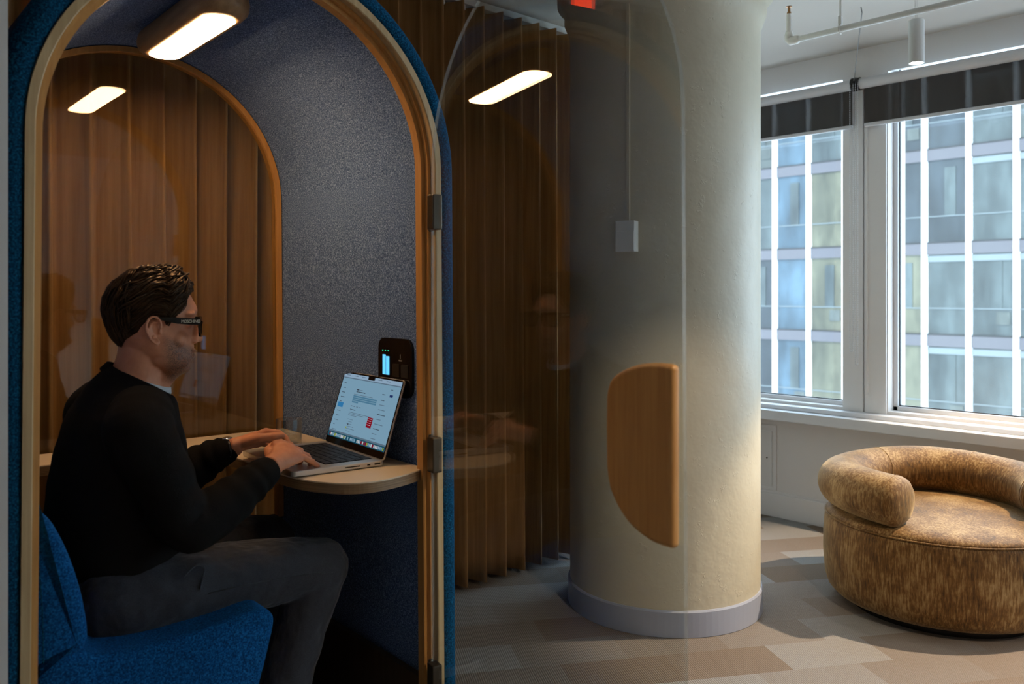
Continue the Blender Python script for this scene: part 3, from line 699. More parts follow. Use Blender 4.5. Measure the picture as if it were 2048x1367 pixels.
# door, hinged on the right, standing open towards the room
DW = 2 * (BA - 0.022)
door = empty('door', (BA - 0.022, 0.002, 0)); door.parent = booth
door.rotation_euler = (0, 0, radians(90) - 0.119 * 1.0)
# door frame: local -x from the hinge across the opening when shut
def dpoly(off=-0.022, z0=0.09):
    return [(x - (BA - 0.022), z) for x, z in arch(off, BA, BB, z0, 64, 4)]
bm = bmesh.new(); prism(bm, [(min(0.0, x), z) for x, z in dpoly()], -0.004, 0.004, fn=lambda x, y, z: (x, z, y))
for f in bm.faces:
    f.material_index = 0 if abs(f.normal.y) > 0.5 or len(f.verts) > 4 else 1
bm.normal_update()
for f in bm.faces: f.material_index = 0 if abs(f.normal.y) > 0.5 else 1
obj('door_glass', bm, [M['glass_door'], M['glass_edge']], door)
# D-shaped pull on the free edge, one each side of the pane
hp_ = [(-DW, 1.087), (-DW + 0.05, 1.087), (-DW + 0.10, 1.078), (-DW + 0.145, 1.058), (-DW + 0.162, 1.035), (-DW + 0.166, 1.00), (-DW + 0.166, 0.93), (-DW + 0.163, 0.885), (-DW + 0.148, 0.850), (-DW + 0.11, 0.815), (-DW + 0.055, 0.796), (-DW, 0.795)]
hp_ = catmull(hp_, 4)
bm = bmesh.new()
prism(bm, hp_, 0.0045, 0.024, fn=lambda x, y, z: (x, z, y))
obj('door_handle', bm, M['oak'], door, bevel=0.008, bseg=4, label='D-shaped oak door pull')
for z in (1.3975, 0.8095, 0.26):
    bm = bmesh.new(); box(bm, -0.026, 0.006, -0.013, 0.013, z - 0.0425, z + 0.0425); tube(bm, [(0.010, 0, z - 0.046), (0.010, 0, z + 0.046)], 0.006, 12)
    obj('hinge', bm, M['hinge'], door, bevel=0.003)

# ================================================================== THINGS ON THE TABLE
def bpt(u, v, z): return BOOTH @ Vector((u, v, z))
# laptop: local x = towards the hinge, y = across, origin front-left corner of the deck seen from the user's right
LA = Vector((0.133, 0.155)); lrot = radians(-3.5) - radians(2.995)
lap = empty('laptop', bpt(LA.x, LA.y, TZ), rz=lrot, label='open silver laptop showing a pale web page on the booth table', cat='laptop')
LD, LW = 0.243, 0.352
bm = bmesh.new(); prism(bm, rrect(0, LD, 0, LW, 0.012), 0.0015, 0.0155); lb = obj('deck', bm, M['alu'], lap, bevel=0.002)
bm = bmesh.new(); box(bm, LD * 0.40, LD * 0.93, 0.033, LW - 0.033, 0.0152, 0.0158); obj('keyboard_well', bm, M['black'], lb)
bm = bmesh.new(); prism(bm, rrect(0.008, 0.085, LW / 2 - 0.075, LW / 2 + 0.075, 0.004), 0.0154, 0.0158); obj('trackpad', bm, flat('trackpad', (0.50, 0.48, 0.46), 0.3, 0.6), lb)
key0 = None
kx0, kx1, ky0, ky1 = LD * 0.41, LD * 0.92, 0.036, LW - 0.036
for r_ in range(6):
    cols_ = 14 if r_ else 8
    x0 = kx0 + (kx1 - kx0) * r_ / 6
    for c_ in range(cols_):
        w_ = (ky1 - ky0) / cols_; y0 = ky0 + c_ * w_
        if r_ == 0 and 2 < c_ < 3: continue
        if c_ % 7 == 0 or key0 is None or cols_ == 8:
            bm = bmesh.new(); box(bm, 0.0015, (kx1 - kx0) / 6 - 0.0015, 0.0015, w_ - 0.0015, 0.0, 0.0012); k_ = obj('key', bm, M['key'], lb); k_.location = (x0, y0, 0.0158)
            if cols_ == 14: key0 = k_
        else:
            k_ = key0.copy(); COL.objects.link(k_); k_.parent = lb; k_.location = (x0, y0, 0.0158)
bm = bmesh.new()
for (a, b, zz) in ((0.135, 0.175, 0.0025), (0.195, 0.203, 0.003), (0.215, 0.231, 0.004)): box(bm, a, b, -0.0008, 0.0, 0.0085 - zz / 2, 0.0085 + zz / 2)
obj('side_ports', bm, M['black'], lb)
lid = empty('lid', (LD - 0.004, 0, 0.014)); lid.parent = lap; lid.rotation_euler = (0, radians(17.5), 0)
LH = 0.208
bm = bmesh.new(); prism(bm, rrect(0, LW, 0, LH, 0.010), 0.0, 0.005, fn=lambda a, b, c: (c, a, b)); obj('lid_shell', bm, M['alu'], lid, bevel=0.0015)
bm = bmesh.new(); prism(bm, rrect(0.002, LW - 0.002, 0.002, LH - 0.002, 0.009), -0.0008, 0.0, fn=lambda a, b, c: (c, a, b)); obj('bezel', bm, M['gloss_black'], lid)
SC = 0.66
EM = [emis('ui_%d' % i, c, SC) for i, c in enumerate([(0.26, 0.46, 0.62), (0.36, 0.52, 0.70), (0.10, 0.26, 0.40), (0.04, 0.25, 0.55), (0.30, 0.005, 0.02), (0.02, 0.04, 0.16), (0.06, 0.08, 0.11), (0.015, 0.10, 0.16), (0.7, 0.75, 0.8), (0.35, 0.45, 0.05), (0.14, 0.22, 0.30)])]
bm = bmesh.new()
# screen coordinates: sx 0 (user's left = high y) .. 1, sy 0 (top) .. 1
Y1, Y0, Z1, Z0 = LW - 0.006, 0.006, LH - 0.006, 0.020
def ui(x0, x1, y0, y1, mi, lift=1): 
    a, b = Y1 - (Y1 - Y0) * x0, Y1 - (Y1 - Y0) * x1; c, d_ = Z1 - (Z1 - Z0) * y0, Z1 - (Z1 - Z0) * y1
    xx = -0.0009 - 0.00012 * lift
    quad(bm, [(xx, a, c), (xx, b, c), (xx, b, d_), (xx, a, d_)], mi)
ui(0, 1, 0, 1, 0, 0); ui(0, 1, 0.0, 0.06, 1, 1); ui(0, 1, 0.06, 0.075, 10, 1)
ui(0, 1, 0.925, 1, 7, 1); ui(0, 1, 0.90, 0.925, 10, 1)
rr = random.Random(5)
x = 0.03
while x < 0.97:
    w_ = 0.018; ui(x, x + w_, 0.942, 0.985, rr.choice([8, 8, 1, 0, 8, 4, 8, 9]) if rr.random() < 0.95 else 7, 2); x += 0.024
ui(0.03, 0.13, 0.46, 0.535, 3, 2)
for k in range(11):
    if k in (5,): continue
    y = 0.15 + k * 0.073; ui(0.045, 0.045 + 0.03 + 0.05 * rr.random(), y, y + 0.010, 6 if k < 6 else 10, 2)
ui(0.30, 0.34, 0.215, 0.235, 6, 2); ui(0.345, 0.41, 0.222, 0.230, 10, 2); ui(0.30, 0.46, 0.25, 0.262, 6, 2)
for k in range(4): ui(0.27, 0.68 - (0.3 if k == 3 else 0), 0.315 + k * 0.03, 0.338 + k * 0.03, 2, 2)
ui(0.27, 0.60, 0.295, 0.303, 10, 2)
for k in range(4): ui(0.27 + k * 0.05, 0.30 + k * 0.05, 0.475, 0.487, 10, 2)
ui(0.28, 0.29, 0.52, 0.55, 6, 2); ui(0.295, 0.37, 0.53, 0.54, 6, 2)
for k in range(3): ui(0.27, 0.66 - 0.12 * k, 0.575 + k * 0.022, 0.583 + k * 0.022, 10, 2)
ui(0.615, 0.70, 0.585, 0.735, 4, 2)
for k in range(4): ui(0.625, 0.68, 0.603 + k * 0.03, 0.609 + k * 0.03, 8, 3)
for k in range(9): ui(0.74, 0.74 + 0.05 + 0.09 * rr.random(), 0.30 + k * 0.07, 0.31 + k * 0.07, 10 if k % 3 else 6, 2)
ui(0.86, 0.91, 0.205, 0.24, 5, 2); ui(0.74, 0.79, 0.215, 0.225, 6, 2)
for k in range(6): ui(0.28 + 0.02 * (k % 2), 0.36 + 0.08 * rr.random(), 0.68 + k * 0.035, 0.687 + k * 0.035, 10, 2)
ui(0.285, 0.30, 0.80, 0.825, 9, 3); ui(0.30, 0.32, 0.75, 0.77, 6, 3)
for k in range(5): ui(0.86, 0.86 + 0.03, 0.13 + k * 0.0, 0.14, 6, 2)
for k in range(6): ui(0.05 + k * 0.14, 0.12 + k * 0.14, 0.02, 0.03, 10, 2)
ui(0.44, 0.56, 0, 0.045, 6, 3)
obj('screen', bm, EM, lid, label='lit pale blue screen')
bm = bmesh.new(); box(bm, -0.0014, -0.0008, LW / 2 - 0.017, LW / 2 + 0.017, LH - 0.015, LH - 0.003); obj('camera_notch', bm, M['gloss_black'], lid)

# tumbler
tb = bmesh.new(); R = [(0.033, 0.0), (0.0362, 0.003), (0.0365, 0.074), (0.0360, 0.0752), (0.0350, 0.0744), (0.0346, 0.008), (0.030, 0.006), (0.002, 0.006)]
rings(tb, [[(a * cos(2 * pi * k / 48), a * sin(2 * pi * k / 48), z) for k in range(48)] for a, z in R])
o = obj('drinking_glass', tb, M['tumbler'], smooth=True, label='empty clear straight glass tumbler behind the laptop on the booth table', cat='glass'); o.location = bpt(0.322, 0.575, TZ + 0.0004)
o.modifiers.new('e', 'EDGE_SPLIT').split_angle = radians(45)
# printed card
card = empty('printed_card', bpt(0.385, 0.79, TZ), rz=radians(-3), label='small white printed card lying flat at the back corner of the table', cat='card')
bm = bmesh.new(); box(bm, -0.045, 0.045, -0.06, 0.06, 0.0003, 0.0009); obj('card_sheet', bm, M['paper'], card)
bm = bmesh.new()
for k in range(7): box(bm, -0.035 + k * 0.010, -0.0325 + k * 0.010, -0.05, 0.03 + 0.02 * (k % 2), 0.0009, 0.00105)
obj('card_print', bm, M['ink'], card)

# ================================================================== THE PERSON
person = empty('person', (0.8429, 1.6712, 0), rz=-radians(2.995), label='dark haired man in black sweater and glasses seated typing on a laptop', cat='person')
# ---- head profile in head frame (s forward, z)
front = [(0.998, 0.040), (1.0085, 0.058), (1.0137, 0.0685), (1.020, 0.0795), (1.0275, 0.0825), (1.0356, 0.0820), (1.042, 0.0840), (1.050, 0.0865), (1.058, 0.0868), (1.068, 0.0872), (1.080, 0.0868), (1.095, 0.0865), (1.110, 0.0870), (1.125, 0.0868), (1.138, 0.0880), (1.150, 0.0945), (1.160, 0.0975), (1.172, 0.0945), (1.185, 0.0880), (1.200, 0.0800), (1.214, 0.068), (1.226, 0.050), (1.236, 0.028), (1.241, 0.008)]
back = [(0.998, 0.020), (1.010, 0.018), (1.020, 0.012), (1.030, 0.002), (1.042, -0.014), (1.055, -0.036), (1.070, -0.056), (1.085, -0.070), (1.105, -0.080), (1.135, -0.0885), (1.165, -0.092), (1.190, -0.086), (1.208, -0.074), (1.222, -0.057), (1.234, -0.034), (1.241, -0.010)]
wid = [(0.998, 0.018), (1.008, 0.030), (1.018, 0.040), (1.030, 0.048), (1.045, 0.054), (1.065, 0.060), (1.085, 0.065), (1.105, 0.0685), (1.130, 0.0715), (1.155, 0.0735), (1.180, 0.0735), (1.200, 0.068), (1.216, 0.058), (1.228, 0.044), (1.236, 0.028), (1.241, 0.010)]
def headring(z, grow=0.0, seg=48):
    f_, b_, w_ = interp(front, z), interp(back, z), interp(wid, z)
    c = (f_ + b_) / 2; a = (f_ - b_) / 2 + grow; w_ += grow
    out = []
    for k in range(seg):
        t = 2 * pi * k / seg; ct, st = cos(t), sin(t)
        # fuller back, flatter tapering face
        s = c + a * (abs(ct) ** 0.95) * (1 if ct > 0 else -1)
        tw = w_ * (abs(st) ** 0.92) * (1 if st > 0 else -1) * (1 - 0.10 * max(0, ct))
        out.append((s, tw, z))
    return out
body = bmesh.new()
zz = [0.998 + (1.241 - 0.998) * k / 70 for k in range(71)]
rings(body, [[hpt(*p) for p in headring(z)] for z in zz])
HB = lambda c, r: ball(body, hpt(*c), r, 20, Matrix.Rotation(HYAW, 3, 'Z'))
# nose: bridge, tip, wings
tube(body, [hpt(0.074, 0, 1.146), hpt(0.083, 0, 1.128), hpt(0.0885, 0, 1.112), hpt(0.0935, 0, 1.100), hpt(0.094, 0, 1.093)], [(0.013, 0.008), (0.0115, 0.0085), (0.0120, 0.0100), (0.0130, 0.0120), (0.0120, 0.0120)], 16, up=HE)
HB((0.0985, 0, 1.0955), (0.0115, 0.0105, 0.0098)); HB((0.085, 0, 1.092), (0.016, 0.012, 0.008))
for s in (-1, 1): HB((0.0880, s * 0.0115, 1.0905), (0.0115, 0.0065, 0.0080)); HB((0.052, s * 0.036, 1.098), (0.022, 0.020, 0.028)); HB((0.0765, s * 0.028, 1.154), (0.0165, 0.024, 0.008))
# lips and chin
HB((0.0835, 0, 1.0665), (0.0115, 0.021, 0.0055)); HB((0.0815, 0, 1.0525), (0.0115, 0.018, 0.0052)); HB((0.078, 0, 1.077), (0.012, 0.020, 0.010)); HB((0.066, 0, 1.029), (0.0170, 0.022, 0.014))
for s in (-1, 1): HB((0.030, s * 0.046, 1.052), (0.036, 0.012, 0.020)); HB((0.045, s * 0.040, 1.040), (0.034, 0.012, 0.016))
# eyeballs behind the lids
for s in (-1, 1): HB((0.0735, s * 0.030, 1.131), (0.0125, 0.0135, 0.0105)); HB((0.074, s * 0.031, 1.1375), (0.012, 0.015, 0.006))
# ears: rim, lobe, bowl
def ear(s):
    t0 = s * 0.073
    P = [(0.020, 1.122), (0.021, 1.134), (0.016, 1.144), (0.006, 1.1485), (-0.003, 1.144), (-0.0085, 1.132), (-0.0075, 1.117), (-0.001, 1.102), (0.007, 1.092), (0.014, 1.088)]
    tube(body, [hpt(a, t0 + s * (0.010 + 0.006 * (0.02 - a) / 0.03), z) for a, z in catmull(P, 3)], 0.0034, 10)
    P2 = [(0.013, 1.134), (0.006, 1.137), (-0.001, 1.130), (-0.001, 1.118), (0.004, 1.106)]
    tube(body, [hpt(a, t0 + s * 0.0095, z) for a, z in catmull(P2, 3)], 0.0028, 8)
    ball(body, hpt(0.0135, t0 + s * 0.006, 1.0915), (0.0060, 0.0045, 0.0085), 14, Matrix.Rotation(HYAW, 3, 'Z'))
    ball(body, hpt(0.004, t0 + s * 0.002, 1.119), (0.013, 0.006, 0.026), 16, Matrix.Rotation(HYAW, 3, 'Z'))
    ball(body, hpt(0.0195, t0 + s * 0.004, 1.114), (0.0045, 0.006, 0.007), 12, Matrix.Rotation(HYAW, 3, 'Z'))
ear(-1); ear(1)
# neck into the trunk
tube(body, [hpt(-0.010, 0, 1.110), hpt(-0.016, 0, 1.075), hpt(-0.022, 0, 1.045), hpt(-0.030, 0, 1.015), hpt(-0.038, 0, 0.985), hpt(-0.048, 0, 0.955), hpt(-0.055, 0, 0.91)], [(0.058, 0.052), (0.057, 0.054), (0.056, 0.055), (0.058, 0.057), (0.063, 0.066), (0.075, 0.09), (0.09, 0.12)], 32, up=HE)
tube(body, [hpt(0.035, -0.0, 1.035), hpt(0.015, 0, 1.005), hpt(-0.005, 0, 0.965)], [0.035, 0.030, 0.03], 20)
SP = [(-0.195, 0.965, 0.05, 0.13), (-0.198, 0.945, 0.08, 0.165), (-0.200, 0.90, 0.095, 0.165), (-0.203, 0.84, 0.115, 0.155), (-0.204, 0.77, 0.125, 0.15), (-0.205, 0.69, 0.13, 0.145), (-0.21, 0.60, 0.125, 0.15), (-0.215, 0.54, 0.105, 0.15)]
rings(body, [[(u + a * cos(2 * pi * k / 32), 0.33 + w_ * sin(2 * pi * k / 32), z) for k in range(32)] for u, z, a, w_ in SP])
# arms
NA = [(-0.205, 0.165, 0.925), (-0.165, 0.125, 0.81), (-0.125, 0.108, 0.705), (-0.045, 0.120, 0.744), (0.025, 0.135, 0.778), (0.080, 0.147, 0.802)]
FA = [(-0.205, 0.495, 0.925), (-0.14, 0.545, 0.82), (-0.045, 0.555, 0.705), (0.02, 0.50, 0.752), (0.070, 0.455, 0.788), (0.105, 0.432, 0.803)]
for A in (NA, FA): rtube(body, A, [0.050, 0.042, 0.038, 0.037, 0.029, (0.0205, 0.026)], 20)
# hands
def hand(Wp, fwd, side, thumb_side, curl, spread, ln=1.0, tuck=0.0):
    """palm down; side is the unit vector towards the thumb"""
    W_ = Vector(Wp); f = Vector(fwd).normalized(); l = Vector(side); l = (l - f * l.dot(f)).normalized(); up = f.cross(l).normalized(); up = up if up.z > 0 else -up
    # palm as a flattened loft
    R = []
    for (d_, w_, th_, rise) in ((-0.015, 0.025, 0.019, 0.0), (0.01, 0.027, 0.018, 0.001), (0.035, 0.034, 0.0165, 0.004), (0.058, 0.0395, 0.0140, 0.006), (0.074, 0.0405, 0.0110, 0.006), (0.082, 0.038, 0.0070, 0.004)):
        c = W_ + f * d_ + up * rise
        R.append([c + l * (w_ * cos(2 * pi * k / 20)) + up * (th_ * sin(2 * pi * k / 20) + 0.004 * cos(pi * cos(2 * pi * k / 20) / 2)) for k in range(20)])
    rings(body, R)
    for i, (off, L_, r_) in enumerate(((0.0335, 0.072, 0.0084), (0.0115, 0.080, 0.0086), (-0.0115, 0.074, 0.0082), (-0.0335, 0.062, 0.0075))):
        K = W_ + f * (0.083 - abs(off) * 0.25) + l * off + up * 0.007
        dirn = (f + l * (spread * (0.75 + 0.3 * i / 3) + off * 2.5)).normalized()
        a1, a2, a3 = curl[i]
        def d3(a): return dirn * cos(a) - up * sin(a)
        p1 = K + d3(a1) * L_ * 0.46 * ln; p2 = p1 + d3(a1 + a2) * L_ * 0.30 * ln; p3 = p2 + d3(a1 + a2 + a3) * L_ * 0.22 * ln
        rtube(body, [K - dirn * 0.016 - up * 0.002, K + up * 0.001, (K + p1) / 2, p1 + up * 0.0005, (p1 + p2) / 2, p2, p3], [r_ * 1.12, r_ * 1.16, r_ * 0.98, r_ * 1.03, r_ * 0.92, r_ * 0.93, r_ * 0.80], 14)
    # thumb leaves the side of the palm near its base
    T0 = W_ + f * 0.022 + l * 0.020 - up * 0.003
    td = (f * 0.72 + l * 0.62 - up * 0.22).normalized(); td2 = (f * 0.93 + l * 0.22 - up * 0.20).normalized()
    p1 = T0 + td * 0.040; p2 = p1 + td2 * 0.032; p3 = p2 + (f * 0.98 + l * 0.02 - up * 0.12).normalized() * 0.022
    rtube(body, [T0 - td * 0.004, (T0 + p1) / 2, p1, (p1 + p2) / 2, p2, p3], [0.0150, 0.0135, 0.0118, 0.0105, 0.0106, 0.0088], 14)
hand((0.085, 0.150, 0.806), (0.80, 0.52, 0.17), (-0.60, 0.62, 0.46), 1, [(0.28, 0.62, 0.45), (0.34, 0.70, 0.45), (0.36, 0.50, 0.35), (0.36, 0.22, 0.12)], -0.78)
hand((0.108, 0.430, 0.806), (0.98, -0.10, 0.12), (0, -0.80, 0.60), 1, [(0.35, 0.6, 0.45), (0.35, 0.7, 0.5), (0.35, 0.7, 0.5), (0.35, 0.6, 0.4)], -0.10)
# legs inside the trousers, feet
NLg = [(-0.235, 0.225, 0.545), (0.0, 0.205, 0.545), (0.225, 0.200, 0.528), (0.175, 0.200, 0.39), (0.13, 0.195, 0.25), (0.085, 0.19, 0.115), (0.08, 0.19, 0.085)]
FLg = [(-0.235, 0.425, 0.545), (0.0, 0.455, 0.548), (0.215, 0.475, 0.530), (0.20, 0.475, 0.39), (0.17, 0.475, 0.25), (0.145, 0.475, 0.115), (0.14, 0.475, 0.085)]
for Lg in (NLg, FLg): rtube(body, Lg, [0.075, 0.07, 0.058, 0.05, 0.042, 0.032, 0.03], 20); rtube(body, [Lg[-1], (Lg[-1][0] + 0.05, Lg[-1][1], 0.07), (Lg[-1][0] + 0.13, Lg[-1][1], 0.068)], [0.03, 0.022, 0.016], 14)
bo = obj('body', body, M['skin'], person, smooth=True); remesh(bo, 0.0024, 4, 0.45)

# ---- sweater
sw = bmesh.new()
ST = [(-0.163, 1.003, 0.062, 0.064), (-0.166, 0.996, 0.074, 0.080), (-0.174, 0.982, 0.088, 0.115), (-0.188, 0.958, 0.100, 0.160), (-0.195, 0.935, 0.108, 0.188), (-0.197, 0.905, 0.117, 0.195), (-0.198, 0.86, 0.131, 0.190), (-0.200, 0.80, 0.143, 0.182), (-0.202, 0.74, 0.149, 0.178), (-0.203, 0.68, 0.151, 0.176), (-0.205, 0.62, 0.146, 0.178), (-0.212, 0.565, 0.128, 0.180), (-0.225, 0.52, 0.108, 0.176), (-0.235, 0.500, 0.095, 0.170)]
T2 = []
for (a, b) in zip(ST, ST[1:]):
    for j in range(4): T2.append(tuple(a[i] + (b[i] - a[i]) * j / 4 for i in range(4)))
T2.append(ST[-1])
def torso(grow=0):
    out = []
    for (u, z, a, w_) in T2:
        fold = 0.0035 * sin(z * 95) * (1 if z < 0.72 else 0.3)
        out.append([(u + (a + grow + fold * cos(t)) * cos(t) * (1.0), 0.33 + (w_ + grow) * sin(t), z + 0.010 * cos(t) * (1 if z < 0.6 else 0) - cos(t) * 0.034 * max(0, min(1, (z - 0.955) / 0.045))) for t in [2 * pi * k / 40 for k in range(40)]])
    return out
rings(sw, torso())
def sleeve(A, r):
    P = catmull([tuple(a) for a in A], 8); n = len(P)
    R = []
    for i in range(n):
        t = i / (n - 1); k = t * (len(r) - 1); j = min(int(k), len(r) - 2); q = r[j] + (r[j + 1] - r[j]) * (k - j)
        e = math.exp(-((t - 0.42) / 0.10) ** 2) + 0.8 * math.exp(-((t - 0.80) / 0.12) ** 2) + 0.25
        q += 0.0035 * e * sin(t * 62) * (0 if t > 0.95 else 1)
        R.append(q)
    return P, R
NS = [(-0.195, 0.195, 0.935), (-0.208, 0.155, 0.900), (-0.170, 0.125, 0.81), (-0.128, 0.108, 0.712), (-0.050, 0.118, 0.734), (0.022, 0.134, 0.772), (0.062, 0.143, 0.792)]
FS = [(-0.195, 0.465, 0.935), (-0.208, 0.505, 0.900), (-0.14, 0.545, 0.815), (-0.045, 0.555, 0.705), (0.02, 0.50, 0.748), (0.062, 0.462, 0.782), (0.086, 0.445, 0.794)]
for A in (NS, FS):
    P, R = sleeve(A, [0.070, 0.072, 0.062, 0.058, 0.055, 0.043, 0.0355])
    rtube(sw, P[:-1], R[:-1], 24)
    tube(sw, P[-5:], [0.036, 0.0365, 0.036, 0.036, 0.0365], 24)
so = obj('sweater', sw, M['knit'], person, smooth=True, label='black crew-neck sweater'); remesh(so, 0.0045, 4, 0.5)
# ribbed collar and shirt edge follow the neck
def loopring(bm, c, ax, bx, n_, tilt, r, k=1.0):
    P = []
    for i in range(49):
        t = 2 * pi * i / 48
        P.append(hpt(c[0] + ax * cos(t), bx * sin(t), c[1] - tilt * cos(t) * ax))
    tube(bm, P, r, 10, cap=False)
bm = bmesh.new(); 
for k in range(4): loopring(bm, (-0.0315 - 0.0015 * k, 1.006 - 0.0050 * k), 0.0635 + 0.0025 * k, 0.0655 + 0.004 * k, 48, 0.56, 0.0042)
cl = obj('collar', bm, M['knit'], so, smooth=True)
bm = bmesh.new()
for k in range(4): loopring(bm, (-0.024 - 0.001 * k, 1.0045 - 0.0032 * k), 0.0610 + 0.0012 * k, 0.0610 + 0.0012 * k, 48, 0.40, 0.0028)
obj('shirt_collar', bm, M['shirt'], person, smooth=True, label='white t-shirt edge at the neck')
# ---- trousers
tr = bmesh.new()
def leg(Lg, sgn):
    P = [Lg[0], ((Lg[0][0] + Lg[1][0]) / 2, Lg[1][1], 0.548), Lg[1], (0.12, Lg[2][1], 0.540), Lg[2]]
    rtube(tr, P, [0.098, 0.088, 0.082, 0.076, 0.070], 28)
    rtube(tr, [Lg[2], (Lg[3][0] + 0.022, Lg[3][1], 0.45), Lg[3], Lg[4], Lg[5]], [0.071, 0.066, 0.062, 0.060, 0.056], 28)
leg(NLg, -1); leg(FLg, 1)
rings(tr, [[(-0.225 + a * cos(2 * pi * k / 32), 0.33 + w_ * sin(2 * pi * k / 32), z) for k in range(32)] for a, w_, z in ((0.09, 0.15, 0.480), (0.115, 0.175, 0.51), (0.118, 0.176, 0.56), (0.112, 0.165, 0.62), (0.09, 0.15, 0.66))])
to = obj('trousers', tr, M['trouser'], person, smooth=True, label='slate grey twill trousers'); remesh(to, 0.0055, 6, 0.5)
tx = bpy.data.textures.new('cloth_folds', 'CLOUDS'); tx.noise_scale = 0.06; tx.noise_depth = 1
dm = to.modifiers.new('folds', 'DISPLACE'); dm.texture = tx; dm.strength = 0.008; dm.mid_level = 0.5
bm = bmesh.new()   # side seam and pocket stitching of the near leg
seam = [(-0.08, 0.117, 0.552), (0.0, 0.119, 0.552), (0.08, 0.122, 0.548), (0.16, 0.126, 0.542), (0.225, 0.1285, 0.532)]
tube(bm, catmull(seam, 6), 0.0012, 6)
obj('side_seam', bm, M['trouser'], to, smooth=True)
bm = bmesh.new(); tube(bm, catmull([(-0.130, 0.124, 0.598), (-0.105, 0.121, 0.618), (-0.085, 0.128, 0.608), (-0.090, 0.120, 0.588), (-0.098, 0.117, 0.565)], 5), 0.0022, 8); obj('pocket_edge', bm, M['trouser'], to, smooth=True)
# ---- shoes
for Lg in (NLg, FLg):
    a = Lg[-1]
    bm = bmesh.new(); R = []
    for (dx, w_, h_) in ((-0.045, 0.022, 0.055), (-0.03, 0.034, 0.075), (0.0, 0.038, 0.085), (0.05, 0.041, 0.065), (0.10, 0.047, 0.050), (0.16, 0.045, 0.040), (0.195, 0.030, 0.028), (0.21, 0.012, 0.015)):
        R.append([(a[0] + dx, a[1] + w_ * cos(2 * pi * k / 20), 0.062 + max(-0.001, h_ * 0.5 + h_ * 0.5 * sin(2 * pi * k / 20) - 0.002)) for k in range(20)])
    rings(bm, R); sh = obj('shoe', bm, M['shoe'], person, smooth=True)
    bm = bmesh.new(); prism(bm, [(a[0] + x_, a[1] + y_) for x_, y_ in catmull([(-0.05, 0.0), (-0.03, 0.036), (0.03, 0.040), (0.11, 0.050), (0.18, 0.042), (0.215, 0.0), (0.18, -0.042), (0.11, -0.050), (0.03, -0.040), (-0.03, -0.036)], 4, True)], 0.0505, 0.066); obj('sole', bm, M['sole'], sh)
# ---- wristwatch
wt = bmesh.new(); c = Vector((0.092, 0.4405, 0.799)); ax = Vector((0.97, -0.22, 0.1)).normalized(); s_ = ax.cross(Vector((0, 0, 1))).normalized(); u_ = s_.cross(ax)
tube(wt, [c + s_ * (0.030 * cos(2 * pi * k / 32)) + u_ * (0.0245 * sin(2 * pi * k / 32)) for k in range(33)], (0.004), 8, cap=False, flat=1.0)
wo_ = obj('wristwatch', wt, M['black'], person, smooth=True, label='dark watch strap under the far cuff')
wt = bmesh.new(); ball(wt, c + u_ * 0.0275, (0.014, 0.014, 0.005), 16); obj('watch_case', wt, M['chrome'], wo_, smooth=True)

# ---- hair: cap plus combed locks
hair = bmesh.new()
hl = [(-200, 1.062)]  # hairline height by angle
def hairline(ang):   # ang 0 = front, pi = back
    a = abs(ang) / pi
    return interp([(0.0, 1.202), (0.12, 1.203), (0.20, 1.190), (0.27, 1.165), (0.33, 1.150), (0.38, 1.126), (0.42, 1.146), (0.49, 1.151), (0.55, 1.132), (0.62, 1.112), (0.72, 1.100), (0.82, 1.088), (0.92, 1.068), (1.0, 1.060)], a)
top_z = 1.2585
def grow_at(ang, z):
    k = max(0, min(1, (z - 1.14) / 0.10)); a = abs(ang) / pi
    return 0.004 + 0.013 * k + (0.010 * k if a < 0.35 else 0) + (0.006 if a > 0.8 and 1.09 < z < 1.22 else 0)
def surf(ang, v, extra=0):
    """v 0 at the hairline .. 1 at the crown"""
    z0 = hairline(ang); z = z0 + (1.2405 - z0) * sin(v * pi / 2)
    f_, b_, w_ = interp(front, z), interp(back, z), interp(wid, z)
    g = grow_at(ang, z) * min(1, 0.35 + 2.5 * v) + extra
    c = (f_ + b_) / 2; a = (f_ - b_) / 2 + g; w_ = w_ + g
    ct, st = cos(ang), sin(ang)
    lift = (0.0165 * max(0, (z - 1.20) / 0.04)) + extra * max(0, (z - 1.2) / 0.04)
    return hpt(c + a * (abs(ct) ** 0.95) * (1 if ct > 0 else -1), w_ * (abs(st) ** 0.92) * (1 if st > 0 else -1) * (1 - 0.10 * max(0, ct)), z + lift)
n, mm = 72, 26
R = [[surf(-pi + 2 * pi * k / n, j / mm) for k in range(n)] for j in range(mm + 1)]
inner = [[surf(-pi + 2 * pi * k / n, 0.0, -0.012) for k in range(n)]]
rings(hair, inner + R)
rl = random.Random(11)
def lock(p0, flow, L_, r, lift):
    pts = []; rs = []
    a, v = p0
    for k in range(8):
        t = k / 7
        aa = a + flow[0] * t; vv = max(0.0, min(1.0, v + flow[1] * t))
        pts.append(surf(aa, vv, 0.0015 + lift * sin(pi * min(1, t * 0.95 + 0.08)) + (0.0024 if v > 0.3 else 0.001) * sin(t * 3.5 + a * 5 + v * 9)))
        rs.append(r * (0.45 + 0.75 * sin(pi * (0.12 + 0.83 * t))))
    tube(hair, pts, [(q, q * 0.55) for q in rs], 5)
